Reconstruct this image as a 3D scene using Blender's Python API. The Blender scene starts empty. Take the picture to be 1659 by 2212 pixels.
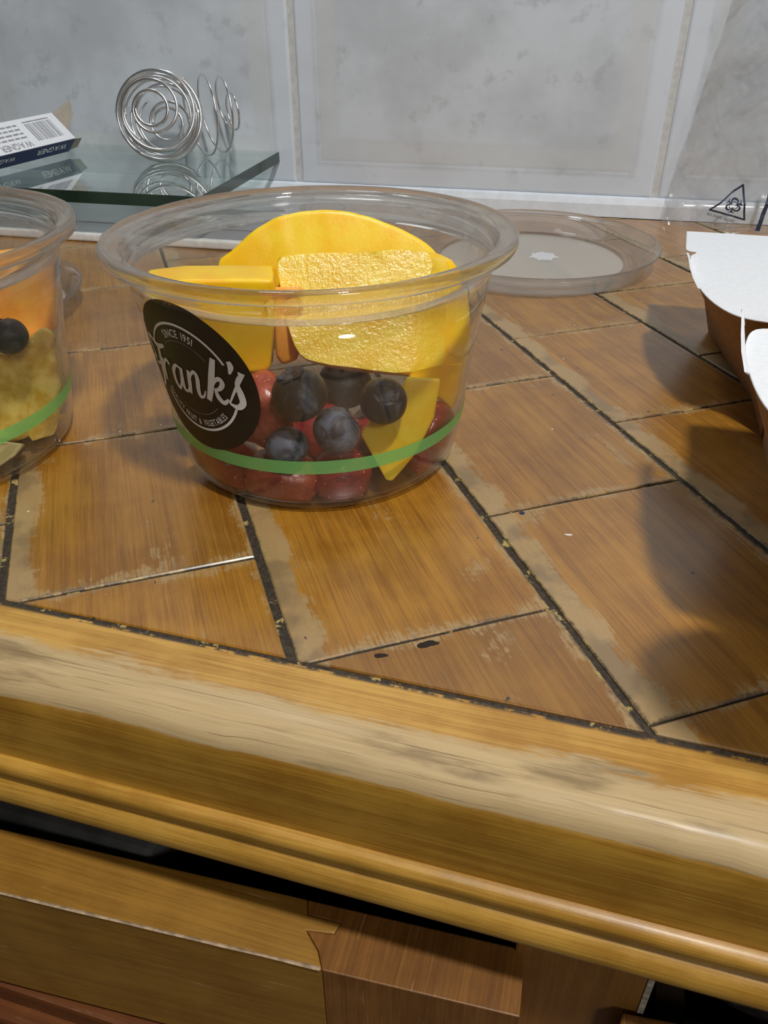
import bpy, bmesh, math, random
from math import sin, cos, pi, radians, sqrt, atan2
from mathutils import Vector, Matrix, noise
from bpy_extras.object_utils import world_to_camera_view  # noqa (kept for interactive checks)

random.seed(7)
MM = 0.001
S = bpy.context.scene
COL = S.collection

# ------------------------------------------------------------------ camera
cam = bpy.data.cameras.new('camera')
cam.sensor_fit = 'VERTICAL'
cam.sensor_height = 36.0
cam.lens = 1708.2 / 2212 * 36.0
cam.clip_start = 0.01
camo = bpy.data.objects.new('camera', cam)
COL.objects.link(camo)
RIGHT = Vector((0.9620359, 0.27291851, -0.00155658))
UP = Vector((-0.15182785, 0.53991411, 0.82791368))
FWD = Vector((-0.22679339, 0.79624635, -0.56085338))
m = Matrix.Identity(4)
for i in range(3):
    m[i][0], m[i][1], m[i][2] = RIGHT[i], UP[i], -FWD[i]
m.translation = Vector((0, 0, 0.13046))
camo.matrix_world = m
S.camera = camo

# ------------------------------------------------------------------ world, lamps, exposure
S.view_settings.view_transform = 'Standard'
S.view_settings.look = 'None'
S.view_settings.gamma = 1.0
S.view_settings.use_curve_mapping = False
S.view_settings.exposure = 0.0
S.cycles.transparent_max_bounces = 40
S.cycles.max_bounces = 14
S.cycles.transmission_bounces = 12
world = bpy.data.worlds.new('kitchen_air')
S.world = world
world.use_nodes = True
bg = world.node_tree.nodes['Background']
bg.inputs['Color'].default_value = (0.92, 0.96, 1.0, 1)
bg.inputs['Strength'].default_value = 0.05

def lamp(name, kind, loc, power, color, size, target=None):
    d = bpy.data.lights.new(name, kind)
    d.energy = power
    d.color = color
    if kind == 'POINT':
        d.shadow_soft_size = size
    else:
        d.shape = 'DISK'; d.size = size
    o = bpy.data.objects.new(name, d)
    COL.objects.link(o)
    o.location = loc
    if target is not None:
        o.rotation_euler = (Vector(target) - Vector(loc)).to_track_quat('-Z', 'Y').to_euler()
    return o

lamp('ceiling_lamp', 'AREA', (0.19, -0.08, 0.80), 5.2, (1.0, 0.98, 0.945), 0.06, (-0.08, 0.25, 0.0))
lamp('front_right_fill', 'AREA', (1.05, -1.15, 1.15), 7.5, (1.0, 0.985, 0.96), 0.34, (-0.08, 0.3, 0.0))  # added fill light that brightens the wall and front-facing surfaces
lamp('range_hood_lamp', 'AREA', (-0.30, 0.47, 0.75), 0.7, (0.80, 0.90, 1.0), 0.10, (-0.05, 0.3, 0.0))

# ------------------------------------------------------------------ helpers
WR = radians(3.7403)
WD = Vector((cos(WR), sin(WR), 0)); WN = Vector((-sin(WR), cos(WR), 0))
WALL = 556.8
def wl(s, n, z):            # wall frame, millimetres -> world mm
    return (s * WD.x + n * WN.x, s * WD.y + n * WN.y, z)

def tag(o, label=None, cat=None, group=None, kind=None):
    if label: o['label'] = label
    if cat: o['category'] = cat
    if group: o['group'] = group
    if kind: o['kind'] = kind
    return o

def empty(name, loc=(0, 0, 0)):
    o = bpy.data.objects.new(name, None)
    o.empty_display_size = 0.02
    COL.objects.link(o)
    o.location = Vector(loc) * MM
    return o

def link(name, me, mat=None, parent=None, smooth=False):
    o = bpy.data.objects.new(name, me)
    COL.objects.link(o)
    if mat is not None and len(me.materials) == 0:
        me.materials.append(mat)
    if smooth:
        for p in me.polygons: p.use_smooth = True
    if parent is not None:
        o.parent = parent
        q, off = parent, Vector((0, 0, 0))
        while q is not None:
            off += q.location; q = q.parent
        o.location = -off
    return o

def obj(name, bm, mat=None, parent=None, smooth=False, recalc=True, scale=MM):
    if recalc:
        bmesh.ops.recalc_face_normals(bm, faces=bm.faces)
    if scale != 1:
        bmesh.ops.scale(bm, vec=(scale, scale, scale), verts=bm.verts)
    me = bpy.data.meshes.new(name)
    bm.to_mesh(me); bm.free()
    return link(name, me, mat, parent, smooth)

def bevel(bm, w, seg=2, ang=30):
    bmesh.ops.recalc_face_normals(bm, faces=bm.faces)
    es = [e for e in bm.edges if len(e.link_faces) == 2 and e.calc_face_angle(0) > radians(ang)]
    bmesh.ops.bevel(bm, geom=es, offset=w, segments=seg, affect='EDGES', profile=0.6, clamp_overlap=True)

def prism(poly, z0, z1, bm=None):
    bm = bm or bmesh.new()
    a = [bm.verts.new((x, y, z0)) for x, y in poly]
    b = [bm.verts.new((x, y, z1)) for x, y in poly]
    n = len(poly)
    bm.faces.new(b); bm.faces.new(a[::-1])
    for i in range(n):
        bm.faces.new((a[i], a[(i + 1) % n], b[(i + 1) % n], b[i]))
    return bm

def loft(loops, cap=True):
    bm = bmesh.new()
    L = [[bm.verts.new(p) for p in lp] for lp in loops]
    n = len(L[0])
    for a, b in zip(L, L[1:]):
        for i in range(n):
            bm.faces.new((a[i], a[(i + 1) % n], b[(i + 1) % n], b[i]))
    if cap:
        bm.faces.new(L[0][::-1]); bm.faces.new(L[-1])
    return bm

def quadbox(c8, bm=None):   # 4 bottom + 4 top corners
    return loft([c8[:4], c8[4:]])

def revolve(profile, seg=128, center=(0, 0), shear=(0, 0), closed=False):
    """profile of (r, z); shear leans the rim a little"""
    bm = bmesh.new()
    rings = []
    for r, z in profile:
        if r < 1e-6:
            rings.append([bm.verts.new((center[0], center[1], z))])
        else:
            ring = []
            for k in range(seg):
                a = 2 * pi * k / seg
                x, y = r * cos(a), r * sin(a)
                zz = z + max(z - 12, 0) / 58 * (shear[0] * x + shear[1] * y)
                ring.append(bm.verts.new((center[0] + x, center[1] + y, zz)))
            rings.append(ring)
    pairs = list(zip(rings, rings[1:]))
    if closed: pairs.append((rings[-1], rings[0]))
    for a, b in pairs:
        for k in range(seg):
            k2 = (k + 1) % seg
            if len(a) == 1 and len(b) == 1: continue
            if len(a) == 1: bm.faces.new((a[0], b[k], b[k2]))
            elif len(b) == 1: bm.faces.new((a[k], b[0], a[k2]))
            else: bm.faces.new((a[k], b[k], b[k2], a[k2]))
    return bm

def tube(path, r, seg=8, bm=None, cap=True):
    bm = bm or bmesh.new()
    P = [Vector(p) for p in path]
    t0 = (P[1] - P[0]).normalized()
    nrm = t0.orthogonal().normalized()
    prev = None
    for i, p in enumerate(P):
        t = (P[min(i + 1, len(P) - 1)] - P[max(i - 1, 0)]).normalized()
        nrm = (nrm - t * nrm.dot(t)).normalized()
        b = t.cross(nrm)
        ring = [bm.verts.new(p + (nrm * cos(2 * pi * k / seg) + b * sin(2 * pi * k / seg)) * r) for k in range(seg)]
        if prev:
            for k in range(seg):
                bm.faces.new((prev[k], prev[(k + 1) % seg], ring[(k + 1) % seg], ring[k]))
        elif cap: bm.faces.new(ring[::-1])
        prev = ring
    if cap: bm.faces.new(prev)
    return bm

# ------------------------------------------------------------------ node helper
class NB:
    def __init__(self, name):
        self.m = bpy.data.materials.new(name)
        self.m.use_nodes = True
        self.t = self.m.node_tree
        self.t.nodes.clear()
        self.out = self.t.nodes.new('ShaderNodeOutputMaterial')
    def put(self, sock, v):
        if hasattr(v, 'links') or isinstance(v, bpy.types.NodeSocket):
            self.t.links.new(v, sock)
        elif isinstance(v, (tuple, list)):
            if len(v) == 3 and sock.type == 'RGBA': v = (*v, 1)
            sock.default_value = v
        else:
            sock.default_value = v
    def n(self, typ, ins=None, out=0, **props):
        nd = self.t.nodes.new('ShaderNode' + typ)
        for k, v in props.items(): setattr(nd, k, v)
        for k, v in (ins or {}).items(): self.put(nd.inputs[k], v)
        return nd.outputs[out] if out is not None else nd
    def math(self, op, a, b=0.0, c=0.0, clamp=False):
        nd = self.t.nodes.new('ShaderNodeMath'); nd.operation = op; nd.use_clamp = clamp
        self.put(nd.inputs[0], a); self.put(nd.inputs[1], b); self.put(nd.inputs[2], c)
        return nd.outputs[0]
    def mix(self, f, a, b, blend='MIX'):
        nd = self.t.nodes.new('ShaderNodeMix'); nd.data_type = 'RGBA'; nd.blend_type = blend
        self.put(nd.inputs[0], f); self.put(nd.inputs[6], a); self.put(nd.inputs[7], b)
        return nd.outputs[2]
    def step(self, x, a, b):   # smoothstep 0..1 between a and b
        nd = self.t.nodes.new('ShaderNodeMapRange'); nd.interpolation_type = 'SMOOTHSTEP'
        self.put(nd.inputs[0], x); self.put(nd.inputs[1], a); self.put(nd.inputs[2], b)
        if not isinstance(a, bpy.types.NodeSocket) and a > b:
            nd.inputs[1].default_value, nd.inputs[2].default_value = b, a
            nd.inputs[3].default_value, nd.inputs[4].default_value = 1.0, 0.0
        return nd.outputs[0]
    def noise(self, vec, scale, detail=4, rough=0.55, dist=0.0):
        return self.n('TexNoise', {'Vector': vec, 'Scale': scale, 'Detail': detail, 'Roughness': rough, 'Distortion': dist})
    def vscale(self, vec, s):
        return self.n('VectorMath', {0: vec, 1: s}, operation='MULTIPLY')
    def vadd(self, vec, s):
        return self.n('VectorMath', {0: vec, 1: s}, operation='ADD')
    def bump(self, h, strength=0.3, dist=0.0005):
        return self.n('Bump', {'Height': h, 'Strength': strength, 'Distance': dist})
    def surf(self, sh):
        self.t.links.new(sh, self.out.inputs['Surface']); return self.m
    def pbsdf(self, **k):
        return self.n('BsdfPrincipled', {kk.replace('_', ' '): v for kk, v in k.items()})

def simple(name, col, rough=0.5, spec=0.5, metal=0.0, noise_amt=0.08, nscale=300, coat=0.0, bump=0.0):
    b = NB(name)
    co = b.n('TexCoord', out=3)
    nz = b.noise(co, nscale, 4)
    c = b.mix(b.step(nz, .3, .7), tuple(v * (1 - noise_amt) for v in col), tuple(min(1, v * (1 + noise_amt)) for v in col))
    p = dict(Base_Color=c, Roughness=rough, Metallic=metal)
    sh = b.n('BsdfPrincipled', {'Base Color': c, 'Roughness': rough, 'Metallic': metal,
                                'Specular IOR Level': spec, 'Coat Weight': coat}, out=None)
    if bump: b.put(sh.inputs['Normal'], b.bump(nz, bump, .0004))
    return b.surf(sh.outputs[0])

def wood(name, dark, light, wear=None, worn=(.43, .29, .125), rough=.34, bumpk=.25, tint_rand=.25, freq=1.0, coat=.16):
    """varnished softwood; UV in millimetres: u along the grain, v across it"""
    b = NB(name)
    uv = b.n('UVMap', uv_map='UVMap')
    oi = b.n('ObjectInfo', out=5)
    off = b.n('CombineXYZ', {0: b.math('MULTIPLY', oi, 917.0), 1: b.math('MULTIPLY', oi, 431.0), 2: 0.0})
    p = b.vadd(uv, off)
    warp = b.noise(b.vscale(p, (.35, 1, 1)), .03, 2)
    pw = b.vadd(p, b.n('CombineXYZ', {0: 0.0, 1: b.math('MULTIPLY', warp, 4.0), 2: 0.0}))
    g1 = b.noise(b.vscale(pw, (.006 * freq, .30 * freq, 1)), 1.0, 4, .6)
    g2 = b.noise(b.vscale(p, (.035, 1.7, 1)), 1.0, 5, .7)
    bl = b.noise(p, .05, 4, .6)
    g = b.math('ADD', b.math('MULTIPLY', g1, .45), b.math('MULTIPLY', g2, .55))
    g = b.math('ADD', b.math('MULTIPLY', g, .70), b.math('MULTIPLY', bl, .30))
    col = b.mix(b.step(g, .40, .60), dark, light)
    col = b.mix(b.math('ADD', b.math('MULTIPLY', b.math('SUBTRACT', oi, .5), tint_rand * 2), 0.0, clamp=True), col, tuple(x * .55 for x in dark))
    fine = b.noise(p, .9, 5, .7)
    med = b.noise(p, .16, 5, .65)
    sx = b.n('SeparateXYZ', {0: uv}, out=None)
    u, v = sx.outputs[0], sx.outputs[1]
    rgh = b.math('ADD', rough, b.math('MULTIPLY', med, .18))
    if wear == 'plank':
        wob = b.math('MULTIPLY', b.math('SUBTRACT', b.noise(p, .06, 4, .6), .5), 14.0)
        dl = b.math('ADD', v, wob)
        dr = b.math('ADD', b.math('SUBTRACT', 66.0, v), wob)
        du = b.math('ADD', b.math('MINIMUM', u, b.math('SUBTRACT', 82.5, u)), wob)
        amt = b.math('MAXIMUM', b.step(dl, 12.0, 5.0), b.math('MULTIPLY', b.step(dr, 6.0, .5), .75))
        amt = b.math('MAXIMUM', amt, b.math('MULTIPLY', b.step(du, 7.0, .5), .72))
        amt = b.math('MAXIMUM', amt, b.math('MULTIPLY', b.step(b.noise(p, .035, 5, .65), .50, .68), .62))
        strk = b.noise(b.vscale(p, (.055, 1.3, 1)), .9, 6, .72)
        gr0 = b.math('ADD', b.math('MULTIPLY', strk, .62), b.math('MULTIPLY', b.noise(p, .55, 5, .7), .38))
        w = b.step(b.math('ADD', gr0, b.math('MULTIPLY', b.math('SUBTRACT', amt, .5), .32)), .475, .60)
        w = b.math('MULTIPLY', w, .85)
        wc = b.mix(fine, tuple(x * .78 for x in worn), tuple(min(1, x * 1.12) for x in worn))
        wc = b.mix(b.step(b.noise(p, .06, 4), .46, .62), wc, (.25, .175, .085))
        dk = b.noise(b.vscale(p, (.03, .9, 1)), .7, 5, .7)
        col = b.mix(b.math('MULTIPLY', b.step(dk, .52, .70), .45), col, tuple(x * .5 for x in dark))
        w = b.math('MAXIMUM', w, b.math('MULTIPLY', b.step(strk, .57, .70), .42))
        col = b.mix(w, col, wc)
        rgh = b.math('ADD', rgh, b.math('MULTIPLY', w, .18))
        # yellow filler smeared along the joints and grime in the corners
        dv_ = b.math('MINIMUM', v, b.math('SUBTRACT', 66.0, v))
        de_ = b.math('ADD', b.math('MINIMUM', u, b.math('SUBTRACT', 82.5, u)), .5)
        fr_ = b.math('ADD', b.math('MULTIPLY', fine, 2.0), b.math('MULTIPLY', med, 2.4))
        fil = b.math('MULTIPLY', b.step(b.math('ADD', dv_, fr_), 4.0, 3.2), b.step(b.noise(p, .11, 5, .7), .46, .54))
        fil = b.math('MAXIMUM', fil, b.math('MULTIPLY', b.step(b.math('ADD', de_, fr_), 3.5, 3.0), b.step(b.noise(p, .07, 5, .7), .54, .60)))
        col = b.mix(b.math('MULTIPLY', fil, .75), col, (.50, .37, .12))
        gr = b.math('MULTIPLY', b.step(b.math('ADD', b.math('MINIMUM', dv_, de_), fr_), 4.1, 2.9), b.step(b.noise(p, .14, 5, .7), .58, .46))
        col = b.mix(b.math('MULTIPLY', gr, .85), col, (.055, .038, .022))
        # specks of dirt and green paint
        vo = b.n('TexVoronoi', {'Vector': b.vadd(p, b.vscale(b.n('TexNoise', {'Vector': p, 'Scale': .8}, out=1), (1.5, 1.5, 0))), 'Scale': .12}, out=None)
        sel = b.n('SeparateColor', {0: vo.outputs[1]}, out=None)
        sp = b.math('MULTIPLY', b.step(vo.outputs[0], .085, .05), b.step(sel.outputs[0], .70, .72))
        col = b.mix(sp, col, b.mix(b.step(sel.outputs[1], .5, .52), (.03, .02, .015), (.07, .08, .035)))
        vo2 = b.n('TexVoronoi', {'Vector': p, 'Scale': .11}, out=None)
        sel2 = b.n('SeparateColor', {0: vo2.outputs[1]}, out=None)
        sp2 = b.math('MULTIPLY', b.step(vo2.outputs[0], .045, .035), b.step(sel2.outputs[0], .80, .82))
        col = b.mix(sp2, col, (.80, .72, .55))
    elif wear == 'rail':
        wob = b.math('MULTIPLY', b.math('SUBTRACT', b.noise(b.vscale(p, (.25, 1, 1)), .10, 5, .6), .5), 14.0)
        wob2 = b.math('MULTIPLY', b.math('SUBTRACT', b.noise(b.vscale(p, (.3, 1.5, 1)), .8, 4, .6), .5), 4.0)
        vv = b.math('ADD', b.math('ADD', v, wob), wob2)
        amt = b.math('MULTIPLY', b.step(vv, 4.0, 14.0), b.step(b.math('ADD', v, b.math('MULTIPLY', b.math('ADD', wob, wob2), .22)), 25.8, 24.4))
        strk = b.noise(b.vscale(p, (.03, 1.2, 1)), .9, 6, .7)
        gr0 = b.math('ADD', b.math('MULTIPLY', strk, .6), b.math('MULTIPLY', b.noise(b.vscale(p, (.25, .8, 1)), .3, 5, .65), .4))
        w = b.math('MULTIPLY', b.step(b.math('ADD', gr0, b.math('MULTIPLY', b.math('SUBTRACT', amt, .5), .50)), .46, .68), .92)
        w = b.math('MULTIPLY', w, b.step(v, 25.6, 24.6))
        wc = b.mix(b.noise(b.vscale(p, (.03, 1.5, 1)), 1.0, 5, .7), (.37, .24, .095), (.74, .56, .31))
        wc = b.mix(b.step(b.noise(b.vscale(p, (.2, 1, 1)), .12, 5), .54, .70), wc, (.26, .185, .09))
        crk = b.noise(b.vscale(p, (.035, 2.4, 1)), .6, 4, .65)
        wc = b.mix(b.math('MULTIPLY', b.step(crk, .58, .64), .6), wc, (.17, .115, .05))
        col = b.mix(w, col, wc)
        front = b.step(v, 24.5, 26.5)
        col = b.mix(front, col, b.mix(1.0, col, (.88, .83, .46), 'MULTIPLY'))
        rgh = b.math('ADD', rgh, b.math('MULTIPLY', w, .25))
        nick = b.n('TexVoronoi', {'Vector': b.vscale(p, (.5, 1, 1)), 'Scale': .07}, out=None)
        sel = b.n('SeparateColor', {0: nick.outputs[1]}, out=None)
        nk = b.math('MULTIPLY', b.step(b.math('ADD', nick.outputs[0], b.math('MULTIPLY', fine, .06)), .11, .08), b.step(sel.outputs[0], .66, .68))
        col = b.mix(b.math('MULTIPLY', nk, .75), col, b.mix(b.step(sel.outputs[1], .6, .62), (.06, .04, .02), (.75, .62, .33)))
        joint = b.math('MULTIPLY', b.step(v, 1.4, .5), b.step(med, .40, .50))
        col = b.mix(joint, col, (.05, .035, .02))
    else:
        sc = b.math('MULTIPLY', b.step(b.noise(b.vscale(p, (.08, 1.5, 1)), .5, 4), .64, .70), .35)
        col = b.mix(sc, col, worn)
        nick = b.n('TexVoronoi', {'Vector': p, 'Scale': .035}, out=None)
        sel = b.n('SeparateColor', {0: nick.outputs[1]}, out=None)
        nk = b.math('MULTIPLY', b.step(b.math('ADD', nick.outputs[0], b.math('MULTIPLY', fine, .05)), .09, .06), b.step(sel.outputs[0], .75, .77))
        col = b.mix(b.math('MULTIPLY', nk, .7), col, (.06, .035, .02))
    hgt = b.math('ADD', b.math('MULTIPLY', g2, .6), b.math('MULTIPLY', fine, .4))
    sh = b.n('BsdfPrincipled', {'Base Color': col, 'Roughness': rgh, 'Specular IOR Level': .5,
                                'Coat Weight': coat, 'Coat Roughness': .24, 'Normal': b.bump(hgt, bumpk, .0004)})
    return b.surf(sh)

def schlick(b, f0, nrm=None):
    fa = b.n('LayerWeight', {'Blend': .5} | ({'Normal': nrm} if nrm else {}), out=1)
    return b.math('ADD', f0, b.math('MULTIPLY', b.math('POWER', fa, 5.0), 1 - f0), clamp=True)

def plastic(name, haze=.03, tint=(.97, .965, .955), rough=.04, hazecol=(.85, .82, .76), ior=1.46, bump=0.0, bscale=60, glass=0.0, crease=0.0):
    """thin clear plastic: sees through, reflects by Fresnel, a trace of milky scatter"""
    b = NB(name)
    nrm = None
    if bump:
        nrm = b.bump(b.noise(b.n('TexCoord', out=3), bscale, 1.5), bump, .003)
    fr = schlick(b, ((ior - 1) / (ior + 1)) ** 2, nrm)
    tr = b.n('BsdfTransparent', {'Color': tint})
    gl = b.n('BsdfGlossy', {'Color': (1, 1, 1), 'Roughness': rough} | ({'Normal': nrm} if nrm else {}))
    di = b.n('BsdfDiffuse', {'Color': hazecol})
    tl = b.n('BsdfTranslucent', {'Color': hazecol})
    hz = b.n('MixShader', {0: .5, 1: di, 2: tl})
    lw = b.n('LayerWeight', {'Blend': .5}, out=1)
    hf = b.math('ADD', haze, b.math('MULTIPLY', b.math('POWER', lw, 3.0), haze * 3 + .06), clamp=True)
    if crease:
        co = b.n('TexCoord', out=3)
        for sc, dn in ((14, 1.2), (34, 1.6)):
            nz = b.noise(co, sc, 1, .5, dn)
            ln = b.step(b.math('ABSOLUTE', b.math('SUBTRACT', nz, .5)), .035, .0)
            hf = b.math('ADD', hf, b.math('MULTIPLY', ln, crease), clamp=True)
        hf = b.math('ADD', hf, b.math('MULTIPLY', b.step(b.noise(co, 30, 3), .52, .70), crease * .6), clamp=True)
    a = b.n('MixShader', {0: hf, 1: tr, 2: hz})
    if glass:
        g_ = b.n('BsdfGlass', {'Color': (.97, .96, .94), 'Roughness': .0, 'IOR': ior})
        return b.surf(b.n('MixShader', {0: glass, 1: b.n('MixShader', {0: fr, 1: a, 2: gl}), 2: g_}))
    return b.surf(b.n('MixShader', {0: fr, 1: a, 2: gl}))

# ------------------------------------------------------------------ materials
M_PLANK = wood('orange_varnished_plank', (.26, .102, .007), (.44, .202, .018), 'plank', coat=.85, tint_rand=.45)
M_RAIL = wood('worn_pine_rail', (.39, .185, .026), (.62, .35, .075), 'rail', rough=.34)
M_MOULD = wood('golden_pine_moulding', (.36, .175, .02), (.58, .32, .055), None, rough=.30)
M_DRAWER = wood('golden_drawer_pine', (.26, .118, .012), (.38, .188, .025), None, worn=(.66, .48, .3), rough=.40)
M_ENDGRAIN = wood('brown_drawer_block', (.165, .062, .009), (.28, .115, .020), None, worn=(.5, .3, .15), rough=.38, freq=.8)
M_STILE = wood('brown_cabinet_stile', (.24, .098, .014), (.34, .150, .026), None, rough=.42)
M_REDWOOD = wood('red_brown_lower_rail', (.12, .033, .006), (.19, .06, .012), None, rough=.38)

def mat_joint():
    b = NB('dirty_joint_filler')
    co = b.n('TexCoord', out=3)
    n1 = b.noise(co, 160, 5, .7)
    n2 = b.noise(co, 900, 4, .6)
    c = b.mix(b.step(n2, .35, .65), (.026, .018, .011), (.062, .043, .025))
    c = b.mix(b.math('MULTIPLY', b.step(n1, .60, .64), .85), c, (.50, .38, .13))
    return b.surf(b.n('BsdfPrincipled', {'Base Color': c, 'Roughness': .75, 'Normal': b.bump(n2, .6, .0006)}))
M_JOINT = mat_joint()

def mat_tile():
    b = NB('marbled_grey_wall_tile')
    uv = b.n('UVMap', uv_map='UVMap')      # mm inside one tile
    oi = b.n('ObjectInfo', out=5)
    p = b.vadd(uv, b.n('CombineXYZ', {0: b.math('MULTIPLY', oi, 700.0), 1: b.math('MULTIPLY', oi, 333.0), 2: 0.0}))
    n1 = b.noise(p, .018, 4, .6)
    n2 = b.noise(p, .055, 5, .62)
    c = b.mix(b.step(n1, .35, .68), (.665, .715, .775), (.545, .585, .63))
    c = b.mix(b.math('MULTIPLY', b.step(n2, .56, .68), .55), c, (.44, .47, .50))
    sx = b.n('SeparateXYZ', {0: uv}, out=None)
    d = b.math('MINIMUM', b.math('MINIMUM', sx.outputs[0], b.math('SUBTRACT', 233.0, sx.outputs[0])), sx.outputs[1])
    band = b.math('MULTIPLY', b.step(d, 14, 16.5), b.step(d, 30, 26))
    c = b.mix(b.math('MULTIPLY', band, .45), c, (.63, .65, .655))
    edge = b.step(d, 13, 10)
    c = b.mix(b.math('MULTIPLY', edge, .6), c, (.72, .785, .87))
    return b.surf(b.n('BsdfPrincipled', {'Base Color': c, 'Roughness': .30, 'Specular IOR Level': .4,
                                         'Normal': b.bump(n1, .05, .002)}))
M_TILE = mat_tile()
M_GROUT = simple('beige_grout', (.60, .605, .60), .8, .2)
M_TRIM = simple('white_sealant_trim', (.78, .835, .90), .45, .4, noise_amt=.05, nscale=120)
M_FLOOR = simple('dark_kitchen_floor', (.10, .08, .07), .6)
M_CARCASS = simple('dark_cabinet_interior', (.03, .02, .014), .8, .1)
M_CLEAR = plastic('clear_bowl_plastic', haze=.018, rough=.03)
M_RIM = plastic('milky_bowl_rim', haze=.07, tint=(.95, .94, .92), rough=.03, hazecol=(.80, .77, .70), glass=.6)
M_LID = plastic('clear_lid_plastic', haze=.022, rough=.03, hazecol=(.80, .76, .72), glass=.45)
M_LIDPAN = plastic('frosted_lid_panel', haze=.26, rough=.18, hazecol=(.80, .79, .74))
M_GLARE = plastic('white_glare_star', haze=.78, rough=.2, hazecol=(.97, .98, 1.0))
M_BAG = plastic('crinkled_bag_film', haze=.055, tint=(.98, .98, .98), rough=.16, hazecol=(.74, .74, .74), bump=1.6, bscale=26, crease=.15)
M_INK = simple('navy_bag_ink', (.035, .05, .09), .5)
M_BLACK = simple('black_sticker_paper', (.022, .018, .013), .42, .35, noise_amt=.15)
M_WHITE = simple('white_print', (.86, .86, .86), .5, .3, noise_amt=.02)
M_GREYPRINT = simple('grey_print', (.30, .30, .34), .5)
M_KRAFT = simple('brown_kraft_card', (.36, .205, .10), .7, .2, noise_amt=.12, nscale=500)
M_CARD = simple('white_card', (.83, .85, .88), .55, .3, noise_amt=.03, nscale=600)
M_TAN = simple('grey_inner_card', (.36, .32, .26), .8)
M_NAVY = simple('navy_carton_side', (.022, .035, .13), .4)
M_STEEL = NB('bright_wire_steel').surf(None) if False else simple('bright_wire_steel', (.88, .87, .86), .24, .5, metal=1.0, noise_amt=.05)
M_TRAYTOP = simple('satin_grey_tray', (.30, .30, .31), .35, .5, noise_amt=.05, nscale=60)
M_TRAYLIP = simple('white_tray_lip', (.80, .79, .77), .35, .5)
M_EDGE = simple('dark_green_glass_edge', (.012, .035, .022), .12, .6, noise_amt=.3, nscale=40)
M_DARKBAG = simple('charcoal_plastic', (.085, .085, .082), .45, .4, noise_amt=.4, nscale=40)
M_GREYBAG = simple('grey_crumpled_film', (.16, .16, .17), .35, .5, noise_amt=.3, nscale=80)

def mat_glass():
    b = NB('clear_glass_sheet')
    fr = schlick(b, .047)
    tr = b.n('BsdfTransparent', {'Color': (.90, .955, .93)})
    gl = b.n('BsdfGlossy', {'Color': (1, 1, 1), 'Roughness': .015})
    return b.surf(b.n('MixShader', {0: b.math('MULTIPLY', fr, 1.25, clamp=True), 1: tr, 2: gl}))
M_GLASS = mat_glass()

def mat_stripe():
    b = NB('green_stripe_print')
    tr = b.n('BsdfTransparent', {'Color': (.60, .95, .38)})
    di = b.n('BsdfPrincipled', {'Base Color': (.26, .70, .22), 'Roughness': .3})
    return b.surf(b.n('MixShader', {0: .64, 1: tr, 2: di}))
M_STRIPE = mat_stripe()

def fruit(name, c1, c2, c3=None, scale=120, bumpk=.3, bscale=900, rough=.28, sss=.25, ssr=(1, .5, .15), bdist=.0006, spec=.5, t=(.35, .65), coat=0.0):
    b = NB(name)
    co = b.n('TexCoord', out=3)
    n1 = b.noise(co, scale, 4, .6)
    n2 = b.noise(co, bscale, 3, .6)
    c = b.mix(b.step(n1, *t), c1, c2)
    if c3: c = b.mix(b.math('MULTIPLY', b.step(n2, .55, .7), .5), c, c3)
    return b.surf(b.n('BsdfPrincipled', {'Base Color': c, 'Roughness': rough, 'Subsurface Weight': sss,
        'Subsurface Radius': ssr, 'Subsurface Scale': .003, 'Specular IOR Level': spec,
        'Coat Weight': coat, 'Coat Roughness': .06, 'Coat Normal': b.bump(n2, bumpk, bdist), 'Normal': b.bump(n2, bumpk, bdist)}))
M_MANGO = fruit('mango_flesh', (.95, .50, .003), (.99, .62, .008), scale=90, bumpk=.12, rough=.36, sss=.5)
M_MANGOWET = fruit('wet_mango_cut_face', (.90, .55, .012), (.95, .66, .055), scale=110, bumpk=.42, bscale=850, rough=.25, bdist=.0009, sss=.45, coat=.5)
M_MANGOPALE = fruit('pale_mango_flesh', (.97, .57, .006), (.99, .72, .045), scale=60, bumpk=.10, rough=.36, sss=.5)
M_CANT = fruit('cantaloupe_flesh', (.90, .36, .035), (.95, .46, .07), scale=100, bumpk=.2, rough=.4)
M_PINE = fruit('pineapple_flesh', (.66, .42, .025), (.92, .72, .18), scale=150, bumpk=.6, bscale=350, rough=.25, coat=.5)
M_HONEY = fruit('honeydew_flesh', (.72, .64, .30), (.80, .74, .44), scale=150, bumpk=.1, rough=.35)
M_STRAW = fruit('strawberry_flesh', (.20, .009, .010), (.31, .030, .032), (.38, .09, .08), scale=170, bumpk=.6, bscale=420, rough=.25, ssr=(1, .2, .1))
M_STRAWP = fruit('pink_strawberry_flesh', (.26, .028, .017), (.40, .085, .05), (.48, .18, .12), scale=150, bumpk=.4, bscale=420, rough=.3, ssr=(1, .3, .2))
M_SEED = simple('strawberry_seed', (.70, .42, .16), .5)

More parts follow.
